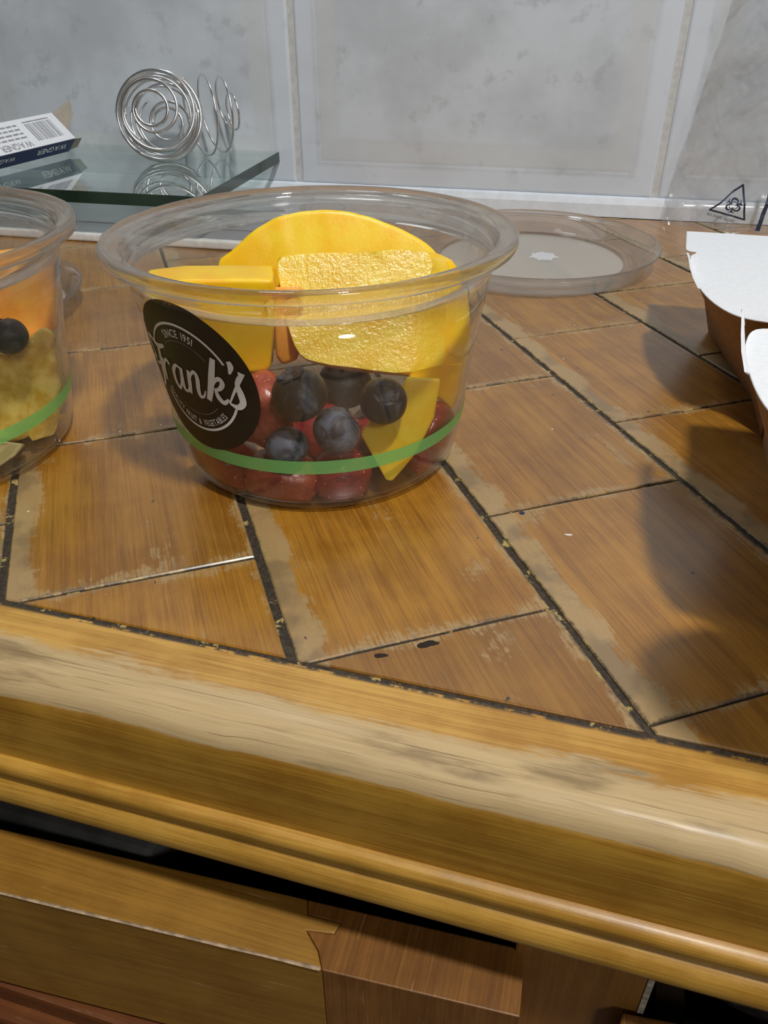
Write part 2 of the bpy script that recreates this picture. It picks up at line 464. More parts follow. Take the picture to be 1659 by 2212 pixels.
def mat_berry(name, lo, hi, bloom=(.105, .125, .175)):
    b = NB(name)
    co = b.n('TexCoord', out=3)
    oi = b.n('ObjectInfo', out=5)
    p = b.vadd(co, b.n('CombineXYZ', {0: oi, 1: oi, 2: oi}))
    n1 = b.noise(p, 190, 5, .65, .6)
    n2 = b.noise(p, 700, 4, .7)
    c = b.mix(b.step(n1, lo, hi), (.012, .012, .016), bloom)
    c = b.mix(b.math('MULTIPLY', b.step(n2, .58, .74), .35), c, (.15, .165, .20))
    return b.surf(b.n('BsdfPrincipled', {'Base Color': c, 'Roughness': .46, 'Specular IOR Level': .45, 'Normal': b.bump(n2, .25, .0003)}))
M_BERRY = mat_berry('dark_blueberry_skin', .50, .80)
M_BLOOM = mat_berry('bloomed_blueberry_skin', .34, .62, (.15, .18, .25))
M_CALYX = simple('dark_blueberry_crown', (.035, .035, .045), .6, .3, noise_amt=.3, nscale=900)
M_SPLASH = plastic('water_drop', haze=.0, rough=.01, ior=1.33)

# ------------------------------------------------------------------ room shell
def box_mesh(x0, x1, y0, y1, z0, z1):
    return prism([(x0, y0), (x1, y0), (x1, y1), (x0, y1)], z0, z1)

fl = obj('floor', box_mesh(-1500, 1500, -1200, 900, -760, -750), M_FLOOR)
tag(fl, kind='structure')
wall = empty('wall_back')
tag(wall, kind='structure')
def wprism(s0, s1, n0, n1, z0, z1):
    return loft([[wl(s0, n0, z0), wl(s1, n0, z0), wl(s1, n1, z0), wl(s0, n1, z0)],
                 [wl(s0, n0, z1), wl(s1, n0, z1), wl(s1, n1, z1), wl(s0, n1, z1)]])
obj('grout_bed', wprism(-1200, 1200, WALL + 1.5, WALL + 90, -750, 1500), M_GROUT, wall)

def tile(s0, z0, w, h):
    """one glazed tile with a pillowed border, UV in mm"""
    bm = bmesh.new()
    uvl = bm.loops.layers.uv.new('UVMap')
    rings = []
    for ins, dn in ((0, 5.0), (0, 1.4), (.5, .6), (1.6, .1), (13.0, 0), (14.5, .18), (16.0, .1), (26, .1), (29, .0)):
        n = WALL + dn
        rings.append([bm.verts.new(wl(s0 + a, n, z0 + c)) for a, c in
                      ((ins, ins), (w - ins, ins), (w - ins, h - ins), (ins, h - ins))])
    fs = []
    for a, b in zip(rings, rings[1:]):
        for k in range(4):
            fs.append(bm.faces.new((a[k], a[(k + 1) % 4], b[(k + 1) % 4], b[k])))
    fs.append(bm.faces.new(rings[-1]))
    o0 = Vector(wl(s0, 0, z0))
    for f in fs:
        for l in f.loops:
            d = l.vert.co - o0
            l[uvl].uv = (d.dot(WD), d.z)
    return obj('tile', bm, M_TILE, wall)
TW, TP = 233.0, 237.3
for r in range(2):
    for k in range(-2, 2):
        tile(-177.5 + k * TP, 12.5 + r * 252, TW, 248)

tr = obj('trim_1', loft([[wl(-1200, WALL + 1, .2), wl(-1200, WALL - 3.2, .2), wl(-1200, WALL - 3.0, 8), wl(-1200, WALL - 1.6, 11.6), wl(-1200, WALL + 1, 12.6)],
                         [wl(1200, WALL + 1, .2), wl(1200, WALL - 3.2, .2), wl(1200, WALL - 3.0, 8), wl(1200, WALL - 1.6, 11.6), wl(1200, WALL + 1, 12.6)]]), M_TRIM)
tag(tr, kind='structure')

# ------------------------------------------------------------------ the wooden worktop cabinet
cab = empty('wooden_kitchen_counter', (-100, 330, -750))
tag(cab, 'worn orange wooden kitchen counter with block parquet top and a pale rubbed front edge', 'counter')
PL = radians(-33.850)
PD = Vector((sin(PL), cos(PL))); QD = Vector((cos(PL), -sin(PL)))
def clip(poly, n, d):        # keep x.n >= d
    out = []
    for i in range(len(poly)):
        a, b = poly[i], poly[(i + 1) % len(poly)]
        da, db = a.dot(n) - d, b.dot(n) - d
        if da >= 0: out.append(a)
        if (da >= 0) != (db >= 0):
            out.append(a + (b - a) * (da / (da - db)))
    return out
def inset(poly, w):
    n = len(poly); out = []
    for i in range(n):
        a, b, c = poly[i - 1], poly[i], poly[(i + 1) % n]
        d1 = (b - a).normalized(); d2 = (c - b).normalized()
        n1 = Vector((-d1.y, d1.x)); n2 = Vector((-d2.y, d2.x))
        k = n1 + n2
        out.append(b + k * (w / max(.3, k.dot(n1))))
    return out
def area(p):
    return .5 * sum(p[i].x * p[(i + 1) % len(p)].y - p[(i + 1) % len(p)].x * p[i].y for i in range(len(p)))
LANE_V = {-1: -45.3, 0: 20.4, 1: 86.9, 2: 153.6, 3: 219.2}
def lane(k):
    return LANE_V[k] if k in LANE_V else (219.2 + (k - 3) * 66 if k > 3 else -45.3 + (k + 1) * 66)
U0 = {-1: 173.6, 0: 129.8, 1: 171.8, 2: 211.7}
for k in range(-8, 9):
    v0, v1 = lane(k), lane(k + 1)
    u0 = U0.get(k, 129.8 + (41.0 if k % 2 else 0))
    for j in range(-8, 9):
        ua = u0 + j * 82.0; ub = ua + 82.0
        gl, gc = 1.0 + random.uniform(-.25, .2), .42 + random.uniform(-.15, .25)
        rect = [(ua + gc, v0 + gl), (ub - gc, v0 + gl), (ub - gc, v1 - gl), (ua + gc, v1 - gl)]
        poly = [PD * u + QD * v for u, v in rect]
        if area(poly) < 0: poly.reverse()
        for n_, d_ in ((Vector((0, 1)), 121.6), (Vector((-WN.x, -WN.y)), -(WALL - 3.5)), (Vector((1, 0)), -560), (Vector((-1, 0)), -300)):
            poly = clip(poly, n_, d_)
            if len(poly) < 3: break
        if len(poly) < 3 or abs(area(poly)) < 60: continue
        clean = []
        for q in poly:
            if not clean or (q - clean[-1]).length > .5: clean.append(q)
        if (clean[0] - clean[-1]).length < .5: clean.pop()
        if len(clean) < 3: continue
        poly = clean
        zt = -random.uniform(0, .22)
        p1 = inset(poly, .38)
        bm = bmesh.new(); uvl = bm.loops.layers.uv.new('UVMap')
        R = [[bm.verts.new((q.x, q.y, z)) for q in pp] for pp, z in ((poly, -8), (poly, zt - .32), (p1, zt))]
        fs = [bm.faces.new(R[2])]
        for a, b in zip(R, R[1:]):
            for i in range(len(poly)):
                fs.append(bm.faces.new((a[i], a[(i + 1) % len(poly)], b[(i + 1) % len(poly)], b[i])))
        for f in fs:
            for l in f.loops:
                xy = Vector((l.vert.co.x, l.vert.co.y))
                l[uvl].uv = (xy.dot(PD) - ua, xy.dot(QD) - v0)
        obj('plank', bm, M_PLANK, cab)
obj('joint_bed', prism([(-560, 120.2), (300, 120.2), (300, WALL + 10), (-560, WALL - 38)], -18, -.75), M_JOINT, cab)

def extrude_x(name, profile, x0, x1, mat, nx=60, jitter=None, parent=cab, closed=True, v_off=0, dirx=None):
    """profile (y,z) list; UV u = x mm, v = arc length mm"""
    bm = bmesh.new(); uvl = bm.loops.layers.uv.new('UVMap')
    vs = [v_off]
    for a, b in zip(profile, profile[1:]): vs.append(vs[-1] + sqrt((a[0] - b[0]) ** 2 + (a[1] - b[1]) ** 2))
    rows = []
    for i in range(nx + 1):
        x = x0 + (x1 - x0) * i / nx
        row = []
        for (y, z), v in zip(profile, vs):
            dy, dz = jitter(x, v) if jitter else (0, 0)
            if dirx: dy += dirx(x)
            row.append(bm.verts.new((x, y + dy, z + dz)))
        rows.append(row)
    for i in range(nx):
        for j in range(len(profile) - 1):
            f = bm.faces.new((rows[i][j], rows[i + 1][j], rows[i + 1][j + 1], rows[i][j + 1]))
            xs = (i, i + 1, i + 1, i); js = (j, j, j + 1, j + 1)
            for l, a, b in zip(f.loops, xs, js):
                l[uvl].uv = (x0 + (x1 - x0) * a / nx, vs[b])
    if closed:
        bm.faces.new([r for r in rows[0]]); bm.faces.new([r for r in rows[-1]][::-1])
    return obj(name, bm, mat, parent, smooth=False)

def smooth_angle(o, deg=35):
    for p in o.data.polygons: p.use_smooth = True
    o.data.set_sharp_from_angle(angle=radians(deg))
    return o

def railjit(x, v):
    k = math.exp(-((v - 22.5) / 4.0) ** 2)
    a = noise.noise(Vector((x * .035, 3.1, 0))) + .5 * noise.noise(Vector((x * .12, 7.7, 0)))
    return (k * a * .9, -k * abs(a) * .7)
RP = [(120.4, -17), (120.4, -.7), (120.0, -.1), (114, 0), (108, 0), (104.5, -.15), (102, -.6), (100, -1.5), (98.6, -2.8), (97.7, -4.6), (97.2, -7), (97, -10), (97, -18), (97, -27.6), (102, -27.6), (118, -20)]
rail = extrude_x('front_rail', RP, -560, 300, M_RAIL, 220, railjit, v_off=-16.9)
smooth_angle(rail, 50)
MP = [(103, -27.6), (97.0, -27.6), (95.2, -28.0), (94.2, -29.0), (93.9, -30.2), (94.3, -31.6), (95.4, -32.7), (96.4, -33.2), (96.3, -33.9), (94.9, -34.4),
      (93.4, -35.8), (92.6, -37.6), (92.3, -39.6), (92.9, -41.2), (94.2, -42.2), (95.2, -43.8), (96.4, -44.6), (110, -44.8), (110, -30)]
mo = extrude_x('moulding', MP, -560, 300, M_MOULD, 40)
smooth_angle(mo, 40)

def uvbox(name, poly, z0, z1, mat, parent, bev=.8, vert_grain=False, seg=2, keep=None):
    """prism with box-projected UV in mm"""
    bm = prism(poly, z0, z1)
    if bev: bevel(bm, bev, seg)
    bmesh.ops.recalc_face_normals(bm, faces=bm.faces)
    uvl = bm.loops.layers.uv.new('UVMap')
    for f in bm.faces:
        n = f.normal
        for l in f.loops:
            c = l.vert.co
            if abs(n.z) > .6: uv = (c.x, c.y)
            elif abs(n.y) > abs(n.x): uv = (c.x, c.z + 40)
            else: uv = (c.y, c.z + 90)
            if vert_grain: uv = (uv[1], uv[0])
            l[uvl].uv = uv
    return obj(name, bm, mat, parent, recalc=False)

# carcass below the top
uvbox('face_stile', [(3.2, 104.2), (34.6, 104.2), (34.6, 126), (3.2, 126)], -700, -44.9, M_STILE, cab, .8, True)
tube_edge = bmesh.new()
o = obj('worn_stile_edge', prism([(33.9, 103.9), (35.3, 103.9), (35.3, 108), (33.9, 108)], -78, -46), simple('bare_splintered_wood', (.50, .43, .33), .8, .2, noise_amt=.4, nscale=700), cab)
tag(o, 'pale splintered edge of the stile')
uvbox('lower_rail', [(-560, 78), (34, 82), (34, 120), (-560, 120)], -170, -121.5, M_REDWOOD, cab, 1.5)
uvbox('lower_bead', [(-560, 73), (34, 77), (34, 84), (-560, 80)], -150, -130, M_REDWOOD, cab, 2.0)
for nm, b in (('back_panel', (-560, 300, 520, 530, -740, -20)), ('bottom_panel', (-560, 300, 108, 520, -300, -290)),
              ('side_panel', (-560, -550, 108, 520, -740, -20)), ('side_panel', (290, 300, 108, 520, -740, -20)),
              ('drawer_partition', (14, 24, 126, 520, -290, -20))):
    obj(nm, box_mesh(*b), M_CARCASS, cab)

def stain(pts, mat, label):
    o = obj('stain', prism(pts, -.6, .045), mat, cab)
    return tag(o, label)
def blob_outline(cx, cy, r, seed, ax=1.0, rot=0.0):
    out = []
    for k in range(14):
        t = 2 * pi * k / 14
        rr = r * (1 + .45 * noise.noise(Vector((cos(t) * 1.3, sin(t) * 1.3, seed))))
        x, y = rr * cos(t) * ax, rr * sin(t)
        out.append((cx + x * cos(rot) - y * sin(rot), cy + x * sin(rot) + y * cos(rot)))
    return out
M_SPOT = simple('dark_blue_ink', (.012, .02, .06), .5)
M_CHIP = simple('dark_burnt_chip', (.028, .02, .015), .7, .2)
M_CRUMB = simple('pale_crumb', (.75, .70, .60), .7)
stain(blob_outline(-13.6, 195.7, .85, 1.0), M_SPOT, 'small dark blue ink spot on a plank')
stain(blob_outline(-27.8, 134.4, 1.1, 4.0, 2.3, .5), M_CHIP, 'dark chipped patch at a plank edge')
stain(blob_outline(-37.3, 127.9, .7, 8.0, 2.6, .35), M_CHIP, 'dark smudge at a plank edge')
stain(blob_outline(0.4, 188.3, .5, 11.0, 2.2, .2), M_CRUMB, 'pale scratch on a plank')

# ------------------------------------------------------------------ drawers
def drawer(loc, label):
    o = empty('drawer', loc)
    o.parent = cab
    o.location = Vector(loc) * MM - cab.location
    return tag(o, label)
dr = drawer((-60, 200, -120), 'golden pine drawer pulled slightly open under the left of the counter front')
def dy(x): return 98.6 + (x + 139.5) * .0456         # back top edge line
def dyf(x): return 82.6 + (x + 127) * .0540          # front top edge line
XJ = -40.5
front_poly = [(-480, dyf(-480)), (XJ, dyf(XJ)), (-43.0, 91.3), (-47.5, 95.2), (-40.5, 96.3), (-39.8, 99.2), (-48.5, 99.0), (-50, dy(-50)), (-480, dy(-480))]
block_poly = [(XJ + .05, dyf(XJ)), (6.4, dyf(6.4)), (5.6, dy(5.6)), (-49.9, dy(-50)), (-48.4, 99.1), (-39.7, 99.3), (-40.4, 96.2), (-47.3, 95.2), (-42.9, 91.4)]
uvbox('front_board', front_poly, -119.5, -66, M_DRAWER, dr, .35)
o = uvbox('end_block', block_poly, -119.5, -66.05, M_ENDGRAIN, dr, .35, True)
tag(o, 'darker brown block let into the drawer end')
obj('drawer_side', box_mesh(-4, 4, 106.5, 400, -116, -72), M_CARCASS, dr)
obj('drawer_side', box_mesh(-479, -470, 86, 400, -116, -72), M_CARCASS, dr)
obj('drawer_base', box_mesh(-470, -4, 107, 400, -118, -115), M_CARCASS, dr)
def wearline():
    bm = bmesh.new()
    x = -470.0
    pts = []
    while x < XJ:
        pts.append((x, dyf(x) + .10, -65.85)); x += 3
    tubeb = bmesh.new()
    P = [Vector(p) for p in pts]
    prev = None
    for p in P:
        r = .42 + .38 * noise.noise(Vector((p.x * .06, 1, 0)))
        ring = [tubeb.verts.new((p.x, p.y + r * cos(a), p.z - .05 + .25 * sin(a))) for a in (0, pi / 2, pi, 3 * pi / 2)]
        if prev:
            for k in range(4): tubeb.faces.new((prev[k], prev[(k + 1) % 4], ring[(k + 1) % 4], ring[k]))
        prev = ring
    bm.free()
    return tubeb
o = obj('bare_front_edge', wearline(), simple('rubbed_pale_edge', (.46, .33, .21), .7, .2, noise_amt=.35, nscale=400), dr)
tag(o, 'thin pale rubbed line along the drawer front edge')

d2 = drawer((120, 200, -120), 'drawer right of the brown stile, only its front corner in the frame')
uvbox('front_board', [(29.5, 98.0), (286, 111), (286, 124.5), (29.8, 103.0)][:2] + [(286, 126), (30.3, 102.2)], -125, -76, M_ENDGRAIN, d2, .8, True)
obj('drawer_side', box_mesh(40, 47, 105, 400, -120, -86), M_CARCASS, d2)
obj('drawer_base', box_mesh(47, 280, 127, 400, -122, -119), M_CARCASS, d2)

# things inside the drawers
bm = loft([[(-360, 104, -114.9), (-96, 104, -114.9), (-82, 200, -114.9), (-360, 210, -114.9)],
           [(-360, 104, -69), (-97, 104, -68), (-83, 200, -68), (-360, 210, -74)]])
bevel(bm, 1.5, 2)
o = obj('storage_pouch', bm, M_DARKBAG)
tag(o, 'charcoal grey pouch lying inside the left drawer', 'pouch')
bm = bmesh.new()
bmesh.ops.create_icosphere(bm, subdivisions=4, radius=1)
for v in bm.verts:
    c = v.co.copy()
    k = 1 + .35 * noise.noise(c * 2.2) + .2 * noise.noise(c * 5)
    v.co = Vector((92 + c.x * 36 * k, 138 + c.y * 18 * k, max(-118.8, -87 + c.z * 36 * k)))
o = obj('crumpled_bag', bm, M_GREYBAG, None, True)
tag(o, 'crumpled grey plastic bag inside the right drawer', 'bag')

# ------------------------------------------------------------------ grey tray and glass sheet
ty = empty('grey_tray', wl(-420, 500, 0))
tag(ty, 'flat grey tray with a white front lip under the glass sheet', 'tray')
bm = wprism(-640, -166, 436, 551, .05, 4.2); bevel(bm, 1.2, 2)
obj('tray_top', bm, M_TRAYTOP, ty)
bm = wprism(-640, -164, 431.5, 436.2, .05, 5.2); bevel(bm, 1.6, 3)
obj('front_lip', bm, M_TRAYLIP, ty, True)
bm = wprism(-640, -166, 458, 461, 4.1, 5.0); bevel(bm, .4, 2)
obj('raised_bead', bm, M_TRAYTOP, ty)

gs = empty('glass_sheet', wl(-350, 490, 25))
tag(gs, 'clear glass sheet with dark green edges carrying a wire whisk ball', 'glass sheet')
G0, G1, GN0, GN1, GZ0, GZ1 = -620, -192.4, 419.8, 555.6, 25.2, 31.6
obj('glass_pane', wprism(G0, G1 - .5, GN0 + .5, GN1, GZ0, GZ1), M_GLASS, gs)
obj('front_edge', wprism(G0, G1, GN0, GN0 + .45, GZ0, GZ1), M_EDGE, gs)
obj('side_edge', wprism(G1 - .45, G1, GN0, GN1, GZ0, GZ1), M_EDGE, gs)
for s, n in ((-560, 440), (-560, 540), (-420, 440)):
    obj('foot', prism([wl(s + 6 * cos(a), n + 6 * sin(a), 0)[:2] for a in [i * pi / 8 for i in range(16)]], 4.3, GZ0 - .05), M_DARKBAG, gs)

# ------------------------------------------------------------------ deli bowls
PROF_O = [(0, 1.0), (37.5, 1.0), (39.0, .3), (40.4, .05), (42.8, .9), (44.4, 2.8), (45.4, 6), (46.5, 12), (47.8, 23), (49.1, 35), (51.1, 48), (53.1, 60)]
PROF_I = [(52.5, 60), (50.5, 48), (48.5, 35), (47.2, 23), (45.9, 12), (44.8, 6), (43.6, 3.3), (42, 2.0), (39, 1.7), (0, 1.7)]
def r_out(z):
    for (r0, z0), (r1, z1) in zip(PROF_O[3:], PROF_O[4:]):
        if z0 <= z <= z1: return r0 + (r1 - r0) * (z - z0) / (z1 - z0)
    return 53.1
def r_in(z): return r_out(z) - .75
RIMP = [(53.1, 60), (53.5, 62.6), (54.3, 63.2), (54.6, 65.6), (55.3, 66.7), (58.0, 66.9), (59.6, 67.0), (60.0, 67.8), (60.0, 69.2), (59.5, 70.1),
        (58.5, 70.4), (57.2, 70.2), (56.2, 69.6), (55.0, 69.5), (54.3, 69.0), (53.8, 67.2), (53.2, 64.0), (52.8, 63.2), (52.5, 60)]
SH = (.0112, -.0091)
def bowl(label, cx, cy, shear, sticker):
    e = empty('deli_bowl', (cx, cy, 0))
    tag(e, label, 'bowl', 'clear plastic fruit salad bowls')
    obj('bowl_body', revolve(PROF_O + PROF_I, 144, (cx, cy), shear), M_CLEAR, e, True)
    obj('bowl_rim', revolve(RIMP, 144, (cx, cy), shear, closed=True), M_RIM, e, True)
    st = [(r_out(z) + .10, z) for z in (15.0, 16.5, 18, 19.4)]
    sto = obj('green_stripe', revolve(st, 144, (cx, cy), shear), M_STRIPE, e, True)
    tag(sto, 'green band printed round the bowl')
    return e
BX, BY = -84.94, 221.37
LX, LY = -210.5, 184.5
b1 = bowl('clear plastic bowl with black round sticker and green band, full of cut fruit', BX, BY, SH, True)
b2 = bowl('clear plastic bowl at the left edge without sticker, holding melon and pineapple', LX, LY, (0, 0), False)

# sticker printed on the main bowl: plane coordinates (a right, b up, mm) wrapped onto the cone
PH0, ZC = radians(-113.0), 40.6
def wrap(a, b, lift):
    z = ZC + b * .988
    r = r_out(max(.5, z)) + lift
    ph = PH0 + a / (r_out(max(.5, z)))
    x, y = r * cos(ph), r * sin(ph)
    zz = z + max(z - 12, 0) / 58 * (SH[0] * x + SH[1] * y)
    return (BX + x, BY + y, zz)
def disc(r, lift, seg=96, rings=14):
    bm = bmesh.new()
    c = bm.verts.new(wrap(0, 0, lift)); prev = None
    for i in range(1, rings + 1):
        rr = r * i / rings
        ring = [bm.verts.new(wrap(rr * cos(2 * pi * k / seg), rr * sin(2 * pi * k / seg), lift)) for k in range(seg)]
        for k in range(seg):
            k2 = (k + 1) % seg
            bm.faces.new((c, ring[k], ring[k2]) if prev is None else (prev[k], ring[k], ring[k2], prev[k2]))
        prev = ring
    return bm
sticker = obj('sticker', disc(22.4, .14), M_BLACK, b1, True)
tag(sticker, 'round black paper sticker with white lettering')
def arcband(r, w, a0, a1, lift, n=80, bm=None):
    bm = bm or bmesh.new()
    prev = None
    for i in range(n + 1):
        t = radians(a0 + (a1 - a0) * i / n)
        p = [bm.verts.new(wrap(q * cos(t), q * sin(t), lift)) for q in (r - w / 2, r + w / 2)]
        if prev: bm.faces.new((prev[0], prev[1], p[1], p[0]))
        prev = p
    return bm
bm = arcband(15.9, .75, 27, 152, .26)
arcband(15.9, .75, 212, 343, .26, bm=bm)
obj('ring_print', bm, M_WHITE, sticker)
bm = arcband(11.0, .16, 40, 140, .26)
arcband(11.0, .16, 238, 318, .26, bm=bm)
obj('fine_ring_print', bm, M_GREYPRINT, sticker)

_glyph = {}
def glyph(ch):
    if ch not in _glyph:
        cu = bpy.data.curves.new('glyph', 'FONT'); cu.body = ch; cu.size = 1.0; cu.resolution_u = 4
        cu.offset = .012
        ob = bpy.data.objects.new('glyph', cu); COL.objects.link(ob)
        dg = bpy.context.evaluated_depsgraph_get()
        me = bpy.data.meshes.new_from_object(ob.evaluated_get(dg))
        vs = [(v.co.x, v.co.y) for v in me.vertices]; fs = [tuple(p.vertices) for p in me.polygons]
        bpy.data.objects.remove(ob); bpy.data.curves.remove(cu); bpy.data.meshes.remove(me)
        _glyph[ch] = (vs, fs)
    return _glyph[ch]
def gwidth(ch):
    if ch == ' ': return .30
    vs, _ = glyph(ch)
    return max(v[0] for v in vs) - min(v[0] for v in vs)
def text_layout(s, size, sx, gap):
    """list of (char, x0, width) along a line of unit height"""
    x = 0; out = []
    for ch in s:
        w = gwidth(ch) * sx * size
        out.append((ch, x, w)); x += w + gap
    return out, x - gap
def arctext(s, r, mid, size, sx, gap, inward, lift, bm):
    lay, tot = text_layout(s, size, sx, gap)
    for ch, x0, w in lay:
        if ch == ' ': continue
        vs, fs = glyph(ch); mx = min(v[0] for v in vs)
        vv = []
        for vx, vy in vs:
            t = x0 + (vx - mx) * sx * size - tot / 2
            if not inward:
                ang = radians(mid) - t / r; rr = r + vy * size
            else:
                ang = radians(mid) + t / r; rr = r - vy * size
            vv.append(bm.verts.new(wrap(rr * cos(ang), rr * sin(ang), lift)))
        for f in fs:
            try: bm.faces.new([vv[i] for i in f])
            except ValueError: pass
    return bm
bm = arctext('SINCE 1951', 12.0, 92, 3.3, .68, .35, False, .26, bmesh.new())
obj('small_lettering', bm, M_WHITE, sticker, recalc=False)
bm = arctext('QUALITY FRUIT & VEGETABLES', 14.7, 264, 2.7, .62, .28, True, .26, bmesh.new())
obj('small_lettering', bm, M_WHITE, sticker, recalc=False)

def catmull(P, n=8):
    P = [P[0]] + list(P) + [P[-1]]
    out = []
    for i in range(1, len(P) - 2):
        p0, p1, p2, p3 = P[i - 1], P[i], P[i + 1], P[i + 2]
        for k in range(n):
            t = k / n
            out.append(tuple(.5 * (2 * p1[j] + (p2[j] - p0[j]) * t + (2 * p0[j] - 5 * p1[j] + 4 * p2[j] - p3[j]) * t * t
                                   + (3 * p1[j] - p0[j] - 3 * p2[j] + p3[j]) * t ** 3) for j in range(len(p1))))
    out.append(tuple(P[-2]))
    return out
def stroke(P, lift, bm):
    """P: (a, b, width)"""
    C_ = catmull(P)
    prev = None
    for i, (a, b, w) in enumerate(C_):
        a0, b0, _ = C_[max(0, i - 1)]; a1, b1, _ = C_[min(len(C_) - 1, i + 1)]
        d = sqrt((a1 - a0) ** 2 + (b1 - b0) ** 2) or 1
        nx, ny = -(b1 - b0) / d, (a1 - a0) / d
        q = [bm.verts.new(wrap(a + s * nx * w / 2, b + s * ny * w / 2, lift)) for s in (-1, 0, 1)]
        if prev:
            bm.faces.new((prev[0], q[0], q[1], prev[1])); bm.faces.new((prev[1], q[1], q[2], prev[2]))
        prev = q
    return bm
STROKES = [
 # F
 [(-19.6, 1.2, .9), (-18.4, .6, 1.2), (-17.6, 2.4, 1.1), (-18.2, 5.4, 1.1), (-18.0, 8.0, 1.2), (-15.8, 7.4, 1.5), (-12.6, 6.2, 1.7), (-8.6, 7.4, 1.1)],
 [(-12.4, 6.5, 1.6), (-13.8, 1.5, 1.8), (-15.6, -4.0, 1.7), (-17.0, -7.2, 1.4), (-18.4, -8.4, 1.0)],
 [(-18.4, -1.0, .8), (-15.6, -.4, 1.1), (-13.6, .5, .9)],
 # r
 [(-12.2, 2.6, 1.2), (-12.9, -1.0, 1.5), (-13.9, -5.2, 1.2)],
 [(-13.0, -1.6, .5), (-11.2, 1.6, .9), (-9.6, 2.7, 1.2), (-8.5, 1.6, 1.3)],
 # a
 [(-3.0, 2.1, .9), (-4.8, 2.6, 1.0), (-6.9, .2, 1.5), (-7.2, -3.2, 1.5), (-6.0, -4.9, 1.1), (-4.4, -2.6, .7), (-3.1, 1.4, .5)],
 [(-2.5, 2.6, 1.3), (-3.4, -1.6, 1.5), (-3.5, -4.2, 1.3), (-2.4, -4.8, .8), (-1.2, -3.4, .4)],
 # n
 [(.6, 2.6, 1.2), (-.1, -1.0, 1.5), (-1.1, -5.0, 1.3)],
 [(-.4, -1.6, .4), (1.4, 1.6, .8), (3.0, 2.7, 1.2), (3.6, 1.0, 1.5), (2.8, -2.8, 1.5), (3.0, -4.8, 1.2), (4.4, -4.4, .7), (5.6, -2.4, .4)],
 # k
 [(11.2, 8.6, 1.6), (9.4, 3.5, 2.0), (7.8, -1.0, 2.0), (6.0, -5.2, 1.7)],
 [(8.0, -1.4, .6), (9.8, 1.6, 1.0), (11.6, 2.6, 1.4), (12.2, 1.2, 1.5), (10.8, -.6, 1.2), (9.0, -1.2, .8)],
 [(9.4, -1.2, .9), (9.8, -3.4, 1.6), (11.2, -4.8, 1.4), (13.0, -3.4, .7)],
 # apostrophe
 [(15.9, 8.6, 1.3), (16.2, 7.0, 1.7), (15.3, 4.8, .6)],
 # s
 [(13.0, -4.6, .5), (15.4, -.6, .8), (18.0, 3.4, 1.1), (18.9, 5.6, 2.0)],
 [(18.0, 4.4, 1.0), (16.9, 2.0, 1.4), (17.2, -1.0, 2.0), (17.2, -3.8, 1.9), (15.4, -5.4, 1.6), (13.2, -4.6, .8)],
]
bm = bmesh.new()
for i, st in enumerate(STROKES): stroke(st, .27 + .004 * i, bm)
obj('script_lettering', bm, M_WHITE, sticker, recalc=False)

